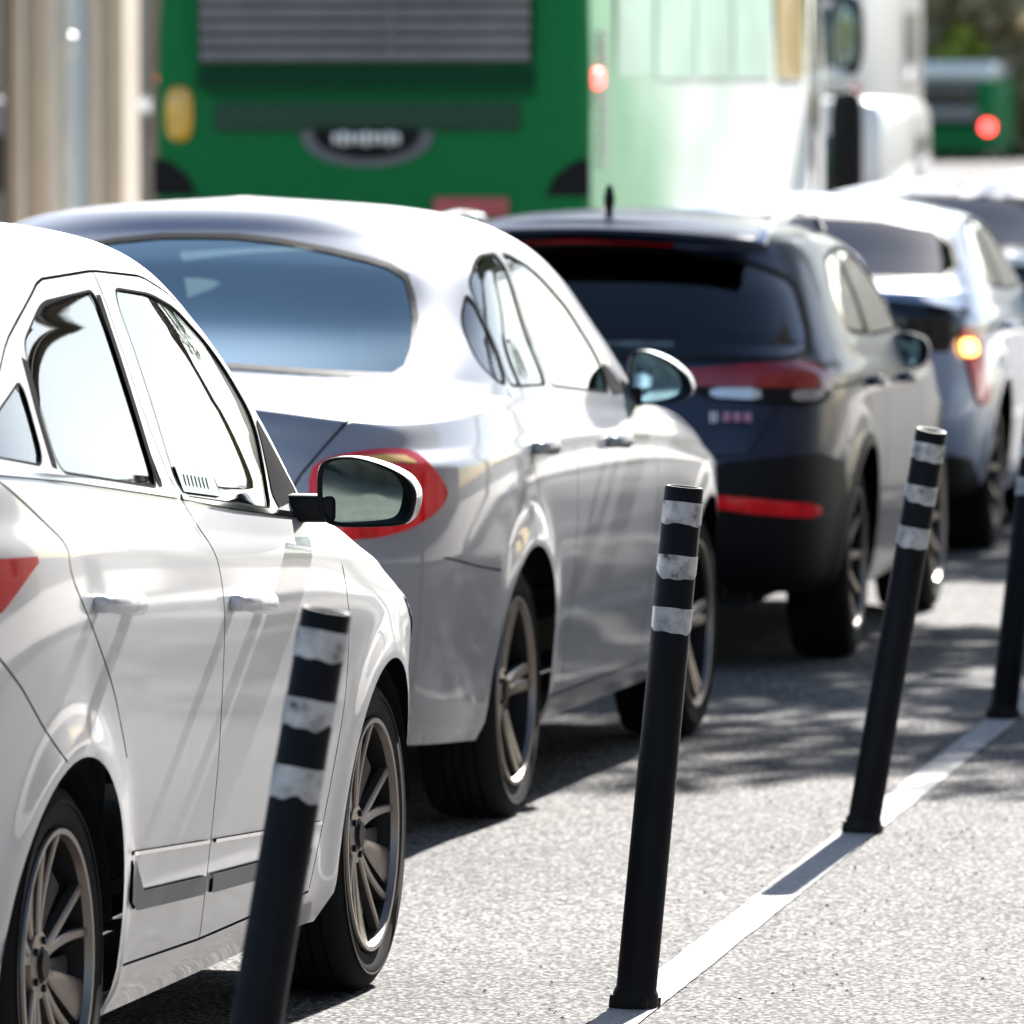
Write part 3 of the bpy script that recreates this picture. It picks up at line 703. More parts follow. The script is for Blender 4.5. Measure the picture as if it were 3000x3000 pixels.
# ================================================================== car 3: dark hatchback
def hatch(kind, ox, oy, yaw, label, body, dz=0):
    root = empty('hatchback_car'); place(root, ox, oy, yaw); tag(root, label, 'car', 'cars queuing in the lane')
    XK = [-.9, -.3, .5, 1.2, 1.9, 2.6, 3.4]
    rows = [
        (.840, -.76, 3.25, 6, 4, 0, [.27, .24, .215, .215, .215, .215, .215]),
        (.868, -.82, 3.30, 7, 4, 0, [.33, .30, .285, .285, .285, .285, .285]),
        (.890, -.86, 3.34, 7, 4, 0, .42),
        (.905, -.88, 3.37, 7, 4, 0, .58),
        (.912, -.86, 3.38, 7, 4, 0, .74),
        (.910, -.83, 3.33, 7, 4, 0, [.88, .88, .87, .86, .84, .82, .78]),
        (.900, -.81, 3.25, 7, 4, .01, [.97, .965, .955, .945, .93, .90, .84]),
        (.878, -.79, 3.05, 6, 4, .02, [1.03, 1.02, 1.01, .995, .97, .94, .88]),
        (.862, -.76, 2.45, 5, 5, .02, [1.08, 1.07, 1.05, 1.03, 1.00, .97, .93]),
        (.848, -.74, 2.35, 5, 5, .02, [1.11, 1.10, 1.075, 1.055, 1.03, 1.0, .97]),
        (.790, -.62, 2.05, 5, 5, .03, [1.23, 1.24, 1.235, 1.22, 1.2, 1.2, 1.2]),
        (.715, -.48, 1.72, 5, 5, .05, [1.34, 1.365, 1.375, 1.36, 1.32, 1.3, 1.3]),
        (.650, -.50, 1.50, 5, 5, .05, [1.375, 1.41, 1.42, 1.405, 1.36, 1.3, 1.3]),
        (.480, -.48, 1.38, 4, 4, .04, [1.41, 1.45, 1.465, 1.45, 1.38, 1.3, 1.3]),
        (.260, -.42, 1.25, 4, 4, .01, [1.44, 1.49, 1.50, 1.485, 1.4, 1.3, 1.3]),
        (0, -.10, 1.0, 4, 4, 0, [1.45, 1.50, 1.515, 1.50, 1.4, 1.3, 1.3])]
    if kind == 'split':
        rows = [list(r) for r in rows]
        for i, xr in ((5, -.86), (6, -.86), (7, -.85), (8, -.82), (9, -.74), (10, -.48), (11, -.15), (12, .0), (13, .08), (14, .15), (15, .4)): rows[i][1] = xr
        for i in range(10, 16): rows[i][6] = [z - .03 for z in rows[i][6]]
    sh = Shape(XK, rows, 2.52, arch=.385, zw=.335, flare=.02); sh.prep()
    Q = lambda p, k='s', r=2: poly(sh, p, k, r)
    R_ = [rg(None, archpoly(sh, 0, .385, .335)), rg(None, archpoly(sh, 2.52, .385, .335))]
    rz = [(.02, 1.235), (.25, 1.335), (.62, 1.365), (.60, 1.085), (.08, 1.11)]
    fz = [(.68, 1.37), (1.0, 1.355), (1.25, 1.30), (1.50, 1.20), (1.68, 1.07), (.67, 1.08)]
    rd = [(-.02, 1.10), (.0, .95), (.2, .78), (.40, .6), (.43, .3), (.63, .29), (.63, 1.08), (.65, 1.39), (.25, 1.36), (-.05, 1.24)]
    fd = [(.64, .29), (1.62, .29), (1.70, .6), (1.72, .95), (1.75, 1.05), (1.60, 1.17), (1.35, 1.30), (1.0, 1.385), (.66, 1.395), (.64, 1.08)]
    if kind == 'dark':
        rw = [(0, 1.395), (-.33, 1.378), (-.566, 1.338), (-.64, 1.31), (-.70, 1.275), (-.735, 1.20), (-.765, 1.11), (-.775, 1.055), (-.72, 1.04), (0, 1.035)]
        R_.append(rg('brake_light', poly(sh, [(0, 1.435), (-.32, 1.415), (-.32, 1.385), (0, 1.405)], 'r', 0), 'dark_red_lens', center=True, off=.02))
        R_.append(rg('tail_lamp', poly(sh, [('r', -.40, 1.0), ('r', -.46, 1.004), ('r', -.62, 1.014), ('r', -.781, 1.02), ('r', -.83, .993), ('r', -.858, .966), ('r', -.852, .92), ('r', -.80, .935), ('r', -.42, .945)], rnd=1), 'dark_red_lens', off=.012))
        R_.append(rg('reversing_lamp', poly(sh, [(-.49, .938), (-.65, .938), (-.655, .898), (-.49, .908)], 'r', 1), 'clear_lens', off=.012))
        R_.append(rg('indicator', poly(sh, [(-.745, .93), (-.835, .93), (-.825, .893), (-.745, .895)], 'r', 1), 'grey_lens', off=.012))
        R_.append(rg('lamp_surround', poly(sh, [('r', -.42, .95), ('r', -.852, .94), ('r', -.845, .885), ('r', -.79, .874), ('r', -.46, .905)], rnd=1), 'black', off=.008))
        R_.append(rg('reflector', poly(sh, [(-.50, .590), (-.62, .580), (-.83, .553), (-.83, .506), (-.62, .530), (-.50, .550)], 'r', 1), 'red_lens', off=.01))
        R_.append(rg('plate_recess', poly(sh, [(0, .83), (-.28, .83), (-.36, .80), (-.31, .69), (0, .68)], 'r', 0), 'black', center=True, off=-.02))
        R_.append(rg('lower_bumper', poly(sh, [('r', 0, .66), ('r', -.42, .64), ('r', -.55, .70), ('r', -.83, .72), ('s', -.40, .68), ('s', -.36, .5), ('p', .245, 0), ('p', 0, 0)], rnd=0), 'black', center=True, off=.003))
        gl = 'dark_glass'
    else:
        rw = [(0, 1.39), (-.40, 1.375), (-.62, 1.335), (-.70, 1.27), (-.735, 1.19), (-.70, 1.15), (0, 1.165)]
        R_.append(rg('lower_window', poly(sh, [(0, 1.075), (-.55, 1.06), (-.82, 1.02), (-.80, .93), (-.76, .85), (0, .84)], 'r', 0), 'dark_glass', center=True))
        R_.append(rg('indicator', poly(sh, [('r', -.79, .90), ('r', -.845, .90), ('r', -.855, .83), ('r', -.80, .83)], rnd=1), 'lit_orange' if oy < 35 else 'red_lens', off=.016))
        R_.append(rg('tail_lamp', poly(sh, [('r', -.78, .95), ('r', -.845, .95), ('r', -.872, .82), ('r', -.893, .64), ('r', -.862, .61), ('r', -.825, .80)], rnd=1), 'red_lens', off=.012))
        R_.append(rg('lower_bumper', poly(sh, [('r', 0, .46), ('r', -.70, .44), ('s', -.55, .40), ('p', .22, 0), ('p', 0, 0)], rnd=0), 'black', center=True, off=.003))
        gl = 'dark_glass'
    R_.append(rg('rear_window', Q(rw, 'r', 0), gl, center=True, off=-.003, key='rw'))
    R_.append(rg('window_seal', Q([(0, rw[0][1] + .016)] + grow(rw, .016)[1:-1] + [(0, rw[-1][1] - .016)], 'r', 0), 'black', center=True, off=.001, parent='rw'))
    for g, pk in ((rz, 'rd'), (fz, 'fd')): R_.append(rg('window', Q(g, r=2), 'glass', off=-.004, parent=pk))
    for g, pk in ((rz, 'rd'), (fz, 'fd')): R_.append(rg('window_seal', Q(grow(g, .012), r=2), 'matte_seal', parent=pk, off=.001))
    for ln in ([(.0, .95), (.2, .78), (.40, .6), (.43, .3)], [(.655, 1.39), (.635, 1.08), (.635, .29)], [(1.75, 1.05), (1.72, .95), (1.70, .6), (1.62, .29)], [(-.6, .93), (-.2, .935), (.0, .95), (-.02, 1.1)], [(1.75, 1.05), (2.3, .97), (2.8, .9)]):
        R_.append(rg('gap', Q(strip(ln, .009), r=0)))
    R_.append(rg('gap', poly(sh, strip([(-.74, 1.03), (-.70, .86), (-.62, .72), (0, .69)], .009), 'r', 0)))
    R_.append(rg('door', Q(rd, r=0), body, key='rd')); R_.append(rg('door', Q(fd, r=0), body, key='fd'))
    R_.append(rg('wheel_arch_trim', Q(circ(0, .335, .425, 40), r=0), 'black' if kind == 'dark' else body, off=.004)); R_.append(rg('wheel_arch_trim', Q(circ(2.52, .335, .425, 40), r=0), 'black' if kind == 'dark' else body, off=.004))
    R_.append(rg('windscreen', poly(sh, [('p', 1.0, 9.2), ('p', .90, 9.2), ('p', .905, 11.8), ('p', 1.0, 11.8)], rnd=0), 'glass', center=True))
    made = car_shell(root, sh, R_, body, 200, 7)
    for s in (-1, 1):
        k = -s
        y = on_side(sh, .22, .93); handle(made[('rd', k)], .22, y, .93, .22, body, s)
        y = on_side(sh, 1.15, .91); handle(made[('fd', k)], 1.15, y, .91, .22, body, s)
    add_wheels(root, 2.52, .335, .775, r=.335, rim_r=.235, style=2)
    underside(root, 2.52, -.8, 3.3, ar=.38)
    make_seats(root, 1.35, .35, 'seat', .28, .98)
    ol = [(-.835, 1.055), (-.90, 1.06), (-.955, 1.04), (-.975, 1.0), (-.96, .945), (-.90, .925), (-.84, .935)]
    for s in (-1, 1): make_mirror(root, 1.42, ol, body, s, arm=((-.79, .97), (-.88, .97)))
    if kind == 'dark':
        # roof spoiler over the tailgate, rails, fin antenna, badges, plate
        b = MB(); n = 16; V = []; F = []
        for i in range(n + 1):
            y = -.60 + 1.2 * i / n; q = 1 - (y / .66) ** 2; z = 1.405 + .048 * q; x = -.50 - .07 * q ** .5
            V += [(x + .16, y, z + .028), (x + .03, y, z + .022), (x - .03, y, z + .008), (x - .03, y, z - .004), (x + .05, y, z - .008)]
        for i in range(n):
            for j in range(4): F.append((i * 5 + j, i * 5 + j + 1, (i + 1) * 5 + j + 1, (i + 1) * 5 + j))
        b.add(V, F, 0, True); b.build('spoiler', body, root)
        for s in (-1, 1):
            b = MB(); pts = [(-.35, 1.405), (-.28, 1.445), (0, 1.475), (.6, 1.495), (1.1, 1.475), (1.28, 1.42)]
            for (x0, z0), (x1, z1) in zip(pts, pts[1:]):
                L = math.hypot(x1 - x0, z1 - z0); b.box(((x0 + x1) / 2, s * .60, (z0 + z1) / 2), (L / 2 + .006, .014, .011), rot=Matrix.Rotation(-math.atan2(z1 - z0, x1 - x0), 3, 'Y'), bev=.006)
            b.build('roof_rail', 'chrome', root)
        f = MB(); f.rev([(.001, .115), (.012, .10), (.020, .06), (.012, .02), (.008, 0)], axis='z', c=(-.20, -.06, 1.49), n=12); f.build('roof_antenna', 'black', root)
        g = MB(); x = -.862
        for y0 in (-.50, -.515): g.box((x, y0, .845), (.004, .004, .018))
        g.build('badge', 'clear_lens', root)
        g = MB()
        for y0 in (-.55, -.585, -.62): g.box((x, y0, .845), (.004, .013, .016), bev=.003)
        g.build('badge', simple('pink_badge', (.55, .25, .36), .4), root)
        g = MB(); g.rev([(.001, 0), (.03, 0), (.034, -.02), (.030, -.05)], axis='x', c=(-.86, -.52, .27), n=20); g.build('exhaust_pipe', 'alloy_dark', root)
        p = MB(); p.box((-.848, 0, .755), (.004, .26, .055), bev=.003); p.build('number_plate', simple('plate_white', (.7, .7, .68), .5), root)
    return root

# ================================================================== ground and street
def asphalt():
    k = NT('asphalt'); p = k.pr((.25, .25, .25), .9, spec=.12)
    tc = k.n('ShaderNodeTexCoord'); co = tc.outputs['Object']
    vo = k.n('ShaderNodeTexVoronoi'); vo.inputs['Scale'].default_value = 100; k.l(co, vo.inputs['Vector'])
    n1 = k.noise(60, 4, .7, co); n2 = k.noise(.55, 4, .6, co); n3 = k.noise(210, 2, .6, co)
    base = k.ramp(vo.outputs['Color'], [(.14, (.012, .013, .015)), (.26, (.075, .075, .077)), (.55, (.165, .163, .160)), (1, (.46, .455, .445))])
    dark = k.ramp(vo.outputs['Distance'], [(.35, (1, 1, 1)), (.75, (.22, .22, .23))])
    m = k.n('ShaderNodeMix', data_type='RGBA', blend_type='MULTIPLY'); m.inputs['Factor'].default_value = .8; k.l(base.outputs[0], m.inputs['A']); k.l(dark.outputs[0], m.inputs['B'])
    g = k.ramp(n1.outputs[0], [(.36, (.35, .35, .37)), (.50, (.92, .91, .90)), (.64, (1.2, 1.18, 1.15))])
    m2 = k.n('ShaderNodeMix', data_type='RGBA', blend_type='MULTIPLY'); m2.inputs['Factor'].default_value = 1; k.l(m.outputs['Result'], m2.inputs['A']); k.l(g.outputs[0], m2.inputs['B'])
    g2 = k.ramp(n2.outputs[0], [(.25, (.74, .74, .75)), (.5, (.98, .97, .96)), (.75, (1.14, 1.11, 1.08))])
    m3 = k.n('ShaderNodeMix', data_type='RGBA', blend_type='MULTIPLY'); m3.inputs['Factor'].default_value = 1; k.l(m2.outputs['Result'], m3.inputs['A']); k.l(g2.outputs[0], m3.inputs['B'])
    # tyre-polished tracks and oil drips down the lane centre, dark grit spots
    sx = k.n('ShaderNodeSeparateXYZ'); k.l(co, sx.inputs[0]); n5 = k.noise(1.7, 4, .65, co)
    def band(c, wd):
        a = k.n('ShaderNodeMath', operation='SUBTRACT'); k.l(sx.outputs[0], a.inputs[0]); a.inputs[1].default_value = c
        b_ = k.n('ShaderNodeMath', operation='ABSOLUTE'); k.l(a.outputs[0], b_.inputs[0])
        m_ = k.n('ShaderNodeMapRange'); m_.interpolation_type = 'SMOOTHSTEP'; m_.inputs['From Min'].default_value = wd; m_.inputs['From Max'].default_value = 0; k.l(b_.outputs[0], m_.inputs['Value']); return m_
    f_ = k.n('ShaderNodeMath', operation='MULTIPLY'); k.l(band(-4.05, .7).outputs[0], f_.inputs[0]); k.l(n5.outputs[0], f_.inputs[1])
    st = k.ramp(n5.outputs[0], [(.0, (0, 0, 0)), (.27, (.55, .55, .55)), (.31, (0, 0, 0))])
    ad = k.n('ShaderNodeMath', operation='ADD', use_clamp=True); k.l(f_.outputs[0], ad.inputs[0]); k.l(st.outputs[0], ad.inputs[1])
    m4 = k.n('ShaderNodeMix', data_type='RGBA', blend_type='MULTIPLY'); k.l(ad.outputs[0], m4.inputs['Factor']); k.l(m3.outputs['Result'], m4.inputs['A']); m4.inputs['B'].default_value = (.45, .44, .44, 1)
    k.l(m4.outputs['Result'], p.inputs['Base Color'])
    k.bump(vo.outputs['Distance'], .55, .006, p)
    k.l(p.outputs[0], k.o.inputs[0]); return k.m
M['asphalt'] = asphalt()
def line_mat():
    k = NT('road_line_paint'); p = k.pr((.7, .7, .68), .85, spec=.1)
    tc = k.n('ShaderNodeTexCoord'); co = tc.outputs['Object']; n1 = k.noise(90, 4, .7, co); n2 = k.noise(3, 3, .6, co)
    r = k.ramp(n1.outputs[0], [(.36, (.16, .158, .155)), (.46, (.33, .326, .32)), (.7, (.42, .415, .405))])
    k.l(r.outputs[0], p.inputs['Base Color']); k.bump(n1.outputs[0], .2, .003, p); k.l(p.outputs[0], k.o.inputs[0]); return k.m
M['line'] = line_mat()
M['paving'] = simple('paving', (.42, .40, .37), .8, var=.2, vs=2)
M['kerb'] = simple('kerb_stone', (.45, .44, .42), .8, var=.2, vs=5)

def sheet(name, x0, x1, y0, y1, z, mat, kind='structure'):
    b = MB(); b.add([(x0, y0, z), (x1, y0, z), (x1, y1, z), (x0, y1, z)], [(0, 1, 2, 3)]); o = b.build(name, mat, smooth_angle=0); tag(o, kind=kind); return o
sheet('ground', -900, 900, -400, 1500, -.006, 'asphalt')
sheet('road', -11.6, 1.6, -30, 400, 0, 'asphalt')
# painted edge line: slightly uneven edges and a worn break
def road_line():
    rnd = random.Random(3); b = MB(); y = 4.; L = []
    while y < 150:
        L.append((y, rnd.uniform(-.002, .002), rnd.uniform(-.002, .002))); y += .09 if y < 40 else 2.
    V = []
    for y, a, c in L: V += [(-2.45 + a, y, .004), (-2.350 + c, y, .004)]
    b.add(V, [(2 * i, 2 * i + 1, 2 * i + 3, 2 * i + 2) for i in range(len(L) - 1)])
    return tag(b.build('line_marking', 'line', smooth_angle=0), kind='structure')
road_line()
for nm, x0, x1 in (('pavement', 1.75, 7.0), ('pavement', -14.2, -11.75)):
    b = MB(); b.box(((x0 + x1) / 2, 180, .065), ((x1 - x0) / 2, 210, .065)); tag(b.build(nm, 'paving', smooth_angle=0), kind='structure')
for x in (1.675, -11.675):
    b = MB(); b.box((x, 180, .068), (.072, 210, .068), bev=.02); tag(b.build('kerb', 'kerb', smooth_angle=0), kind='structure')

def hill():
    b = MB(); n, m = 40, 10; V = []; rnd = random.Random(2)
    for i in range(n + 1):
        for j in range(m + 1):
            x = -160 + 260 * i / n; q = j / m; z = -.5 + 34 * q ** .9 * (.85 + .15 * math.sin(x * .05 + 1)) + rnd.uniform(-1, 1) * q * 2; V.append((x, 290 + 130 * q, z))
    b.add(V, [(i * (m + 1) + j, (i + 1) * (m + 1) + j, (i + 1) * (m + 1) + j + 1, i * (m + 1) + j + 1) for i in range(n) for j in range(m)], 0, True)
    k = NT('hillside'); p = k.pr((.2, .19, .1), .95, spec=.1); nz = k.noise(.22, 6, .7); r = k.ramp(nz.outputs[0], [(.3, (.02, .02, .012)), (.5, (.035, .033, .018)), (.7, (.05, .052, .022))]); k.l(r.outputs[0], p.inputs['Base Color']); k.l(p.outputs[0], k.o.inputs[0]); M['hillside'] = k.m
    tag(b.build('hill', 'hillside'), kind='structure')
hill()

# ------------------------------------------------------------------ bollards
def retro():
    k = NT('reflective_band'); p = k.pr((.5, .5, .52), .35, .2)
    tc = k.n('ShaderNodeTexCoord'); co = tc.outputs['Object']
    n1 = k.noise(26, 3, .6, co)
    r = k.ramp(n1.outputs[0], [(.30, (.03, .03, .035)), (.37, (.22, .22, .24)), (.48, (.36, .37, .39)), (.66, (.48, .49, .52))])
    k.l(r.outputs[0], p.inputs['Base Color']); k.l(p.outputs[0], k.o.inputs[0]); return k.m
M['retro'] = retro()
M['post'] = simple('black_rubber_post', (.0035, .0045, .007), .55, var=.5, vs=9, bump=.15, spec=.15)
def bollard(bx, by, h, lean, lean_y, label, seed, w=.0415):
    rnd = random.Random(seed); root = empty('bollard', (bx, by, 0))
    root.rotation_euler = (R(lean_y), R(lean), R(rnd.uniform(0, 360)) * 0)
    tag(root, label, 'bollard', 'flexible bollards along the painted line')
    b = MB(); b.rev([(w + .006, .0), (w + .005, .012), (w + .002, .03), (w + .001, .04), (w - .001, h - .004), (w - .004, h), (w - .010, h), (w - .012, h - .05), (.001, h - .055)], axis='z', n=40)
    b.build('post', 'post', root)
    c = MB(); c.rev([(w + .001, .002), (w + .007, .002), (w + .008, .02), (w + .006, .034), (w + .002, .042)], axis='z', n=28)
    for k in range(4):
        a = math.pi / 2 * k + .5; c.box((math.cos(a) * (w + .005), math.sin(a) * (w + .005), .014), (.010, .010, .014), bev=.003)
    c.build('base_collar', 'black', root)
    for (t0, t1, ch) in ((.030, .078, .3), (.142, .190, 1.), (.252, .305, .6)):
        n = 72; V = []; ph = rnd.uniform(0, 6)
        for i in range(n):
            a = 2 * math.pi * i / n
            tear = ch * (.016 * max(0, 1 - abs(((a + ph) % math.pi) - 1.2) * 1.6) + .004 * math.sin(a + ph)) + .0012 * math.sin(a * 7 + seed)
            for q in range(5):
                zz = h - t0 + .001 * math.sin(a * 3) - (t1 - t0 - tear) * q / 4
                V.append(((w + .0008) * math.cos(a), (w + .0008) * math.sin(a), zz))
        F = [(i * 5 + q, ((i + 1) % n) * 5 + q, ((i + 1) % n) * 5 + q + 1, i * 5 + q + 1) for i in range(n) for q in range(4)]
        s = MB(); s.add(V, F, 0, True); s.build('reflective_band', 'retro', root)
    return root
bollard(-2.505, 12.42, 1.11, 9.9, 0, 'nearest black bollard, blurred and leaning, before the silver white hatchback', 5)
bollard(-2.40, 16.39, 1.10, 5.45, 0, 'nearly upright black bollard with its whole base on the white line, in sharp focus', 8)
bollard(-2.39, 20.38, 1.07, 10.2, 5, 'strongly leaning black bollard standing before the dark hatchback', 12)
bollard(-2.40, 24.16, 1.0, 6.6, 2, 'black bollard at the right edge of the picture, farthest along the line', 17)

def grit():
    b = MB(); rnd = random.Random(21)
    for i in range(420):
        y = rnd.uniform(13.5, 26); x = -2.4 + rnd.gauss(0, .28) + .06
        if abs(x + 2.4) < .03: continue
        r = rnd.uniform(.002, .0065); a = rnd.uniform(0, 3)
        V = [(x + r * math.cos(a + k * 1.57) * rnd.uniform(.7, 1.4), y + r * math.sin(a + k * 1.57) * rnd.uniform(.7, 1.6), .003) for k in range(4)] + [(x, y, .003 + r * rnd.uniform(.5, 1.0))]
        b.add(V, [(0, 1, 4), (1, 2, 4), (2, 3, 4), (3, 0, 4)], rnd.choice((0, 0, 1)))
    o = b.build('road_grit', [simple('dark_grit', (.05, .045, .04), .9), simple('pale_grit', (.30, .28, .25), .9)], smooth_angle=0)
    tag(o, 'scattered dark grit along the painted line', 'grit', kind='stuff')
grit()

# ------------------------------------------------------------------ bus
M['bus_green'] = paint('bus_green_paint', (.008, .175, .048), 0., .6, .05, coat=0., spec=.12)
M['bus_dark_green'] = paint('bus_dark_green_paint', (.004, .05, .022), 0., .6, .05, coat=0., spec=.12)
M['bus_white'] = paint('bus_white_paint', (.74, .78, .74), 0., .35, .05)
M['bus_pale_green'] = paint('bus_pale_green_paint', (.42, .62, .44), 0., .6, .05, coat=0., spec=.2)
M['bus_yellow'] = paint('bus_yellow_paint', (.72, .50, .12), 0., .4, .05)
M['grille'] = simple('grey_louvre', (.27, .25, .25), .6, .1, var=.2, vs=3)
M['bus_window'] = simple('green_bus_glass', (.42, .60, .48), .5, 0, .1, var=.25, vs=1., spec=.3)
def bus_side():
    k = NT('bus_side_livery'); p = k.pr((.7, .7, .7), .5, 0, .1)
    tc = k.n('ShaderNodeTexCoord'); mp = k.n('ShaderNodeMapping'); mp.inputs['Scale'].default_value = (1, .32, .9); k.l(tc.outputs['Object'], mp.inputs[0])
    nz = k.noise(.9, 3, .5, mp.outputs[0]); sx = k.n('ShaderNodeSeparateXYZ'); k.l(tc.outputs['Object'], sx.inputs[0])
    a = k.n('ShaderNodeMapRange'); a.inputs['From Min'].default_value = 0; a.inputs['From Max'].default_value = 7; a.inputs['To Min'].default_value = -.28; a.inputs['To Max'].default_value = .22; k.l(sx.outputs[1], a.inputs['Value'])
    ad = k.n('ShaderNodeMath', operation='ADD'); k.l(nz.outputs[0], ad.inputs[0]); k.l(a.outputs[0], ad.inputs[1])
    r = k.ramp(ad.outputs[0], [(.22, (.16, .42, .22)), (.42, (.42, .60, .46)), (.62, (.70, .72, .69))])
    k.l(r.outputs[0], p.inputs['Base Color']); k.l(p.outputs[0], k.o.inputs[0]); return k.m
M['bus_side'] = bus_side()
def bus_near():
    X0, X1, Y0, Y1, Z0, Z1 = -9.60, -7.01, 46.0, 57.4, .32, 3.15
    root = empty('city_bus', ((X0 + X1) / 2, Y0, 0)); tag(root, 'green city bus seen from behind with white side, louvred engine grille and a yellow lamp', 'bus')
    W = (X1 - X0) / 2; L = Y1 - Y0
    def f(u, v, d): return (u, d, v)
    b = MB()
    # rear shell: rounded vertical corners and roof edge as stacked outline sweeps
    def outl(r, x, y0, y1):
        P = []
        for cx, cy, a0 in ((x - r, y0 + r, -90), (x - r, y1 - r, 0), (-x + r, y1 - r, 90), (-x + r, y0 + r, 180)):
            for i in range(7):
                a = R(a0 + 90 * i / 6); P.append((cx + r * math.cos(a), cy + r * math.sin(a)))
        return P
    lev = [(Z0, .02, 0), (.6, 0, 0), (1.0, 0, 0), (2.0, 0, .01), (2.7, .02, .05), (3.0, .06, .12), (3.1, .14, .22), (3.15, .30, .4)]
    V = []; 
    for z, ins, bk in lev: V += [(p[0], p[1], z) for p in outl(.09, W - ins, bk, L - bk)]
    n = 28; F = [(i * n + j, i * n + (j + 1) % n, (i + 1) * n + (j + 1) % n, (i + 1) * n + j) for i in range(len(lev) - 1) for j in range(n)]
    F.append(tuple(range((len(lev) - 1) * n, len(lev) * n))); F.append(tuple(range(n))[::-1])
    mi = []
    b.add(V, F, 0, True)
    # white flanks: faces looking +-x
    for k, fc in enumerate(b.f):
        ys = [b.v[i][1] for i in fc]; xs = [b.v[i][0] for i in fc]; zs = [b.v[i][2] for i in fc]
        if max(ys) - min(ys) > 5 and abs(sum(xs) / len(xs)) > W * .8: b.mi[k] = 1
    b.build('body', ['bus_green', 'bus_side'], root)
    # louvred engine grille
    g = MB(); g.box((-.03, -.008, 2.42), (1.0, .012, .36)); g.build('grille_panel', 'bus_dark_green', root)
    g = MB()
    for i in range(9):
        z = 2.12 + i * .083; g.box((-.03, -.035, z), (.98, .025, .026), rot=Matrix.Rotation(R(-25), 3, 'X'))
    g.box((.12, -.045, 2.45), (.012, .012, .36)); g.build('louvre', 'grille', root)
    g = MB(); g.box((-.03, -.010, 1.99), (1.01, .014, .055), bev=.01); g.box((0, -.008, 1.90), (.98, .01, .012)); g.build('lower_grille_trim', 'bus_dark_green', root)
    g = MB(); g.box((-.02, -.010, 1.765), (.91, .012, .085), bev=.01); g.build('vent_slot', simple('slot_green', (.004, .05, .022), .6), root)
    # emblem recess: half oval with light rim, dark field and lettering
    rim = [(-.38, 1.70)] + [(-.40 * math.cos(t) * (1 - .15 * math.sin(t)), 1.69 - .22 * math.sin(t) ** .6) for t in np.linspace(.05, math.pi - .05, 26)] + [(.38, 1.70)]
    g = MB(); g.prism([(u - .02, v) for u, v in rim], -.012, .01, f); e = g.build('emblem_panel', 'grey_trim', root)
    g = MB(); g.prism([(u * .80 - .02, 1.69 + (v - 1.69) * .78) for u, v in rim], -.022, 0, f); g.build('emblem_field', 'black', e)
    g = MB(); rnd = random.Random(4)
    for i in range(9):
        u = -.205 + i * .046; hh = .032 + .012 * (i % 3 == 1); g.box((u, -.028, 1.635), (.016, .006, hh), bev=.003)
        if i % 2: g.box((u + .01, -.030, 1.62 + .02 * (i % 3)), (.018, .004, .007))
    g.build('lettering', 'clear_lens', e)
    # lamps
    for s in (-1, 1):
        if s < 0: g = MB(); soft(g, (s * 1.145, .0, 1.78), (.085, .03, .165), e=.7); g.build('rear_lamp', 'amber', root)
        g = MB(); g.prism([(s * 1.30, 1.52), (s * 1.20, 1.50), (s * 1.09, 1.41), (s * 1.04, 1.30), (s * 1.30, 1.30)], -.006, .02, f); g.build('lower_corner', 'black', root)
        g = MB(); soft(g, (s * 1.14, -.005, 1.12), (.07, .02, .07), e=.9); g.build('tail_lamp', 'red_lens', root)
    g = MB(); g.box((.60, -.012, 1.235), (.22, .010, .055)); g.build('reflector_board', simple('pale_red_board', (.50, .10, .10), .5), root)
    g = MB(); g.box((0, -.03, .55), (1.22, .06, .20), bev=.04); g.build('bumper', 'bus_dark_green', root)
    g = MB(); g.box((0, -.02, 1.0), (.27, .008, .06), bev=.004); g.build('number_plate', simple('bus_plate', (.7, .7, .68), .5), root)
    # flank: louvres, marker lamp, windows, yellow pillar, door, wheels
    for s in (-1, 1):
        g = MB()
        for i in range(11): g.box((s * (W + .004), .55, 1.50 + i * .075), (.010, .16, .018))
        g.build('side_vent', 'grille', root)
        g = MB(); soft(g, (s * (W + .01), .30, 1.99), (.025, .09, .055), e=.7); g.build('marker_lamp', 'lit_red', root)
        for i, (a, c_) in enumerate(((1.1, 2.6), (2.75, 4.4), (4.55, 6.2), (6.35, 8.3))):
            g = MB(); g.box((s * (W - .002), (a + c_) / 2, 2.42), (.010, (c_ - a) / 2, .42)); wn = g.build('window', 'bus_window', root)
        g = MB(); g.box((s * (W + .002), 9.35, 2.50), (.010, .72, .50)); g.build('side_panel', 'bus_yellow', root)
        g = MB(); g.box((s * (W + .001), 10.75, 1.7), (.008, .35, 1.05), bev=.01); g.build('door', 'dark_glass', root)
        for yy in (2.6, 8.9):
            wroot = empty('wheel'); wroot.parent = root; wroot.location = (s * (W - .16), yy, .48); 
            g = MB(); g.rev([(.28, .13), (.40, .15), (.47, .12), (.48, .06), (.48, -.10), (.3, -.13)], axis='x', n=36); g.build('tyre', 'rubber', wroot)
            g = MB(); g.rev([(.28, .11), (.24, .06), (.12, .05), (.10, .12), (.001, .12)] if s > 0 else [(.28, -.11), (.24, -.06), (.12, -.05), (.10, -.12), (.001, -.12)], axis='x', n=28); g.build('rim', 'alloy', wroot)
    # outside mirror on the front corner: arm, two heads
    g = MB(); soft(g, (W + .16, L - .05, 2.32), (.13, .06, .30), e=.7); mm = g.build('wing_mirror', 'black', root)
    g = MB(); soft(g, (W + .15, L - .10, 2.32), (.095, .025, .25), e=.7); g.build('mirror_glass', 'mirror_glass', mm)
    g = MB(); g.box((W + .03, L - .02, 2.60), (.12, .02, .02)); g.build('mirror_arm', 'black', mm)
    g = MB(); soft(g, (W + .16, L - .03, 1.50), (.12, .07, .42), e=.5); g.build('mirror_shroud', 'black', root)
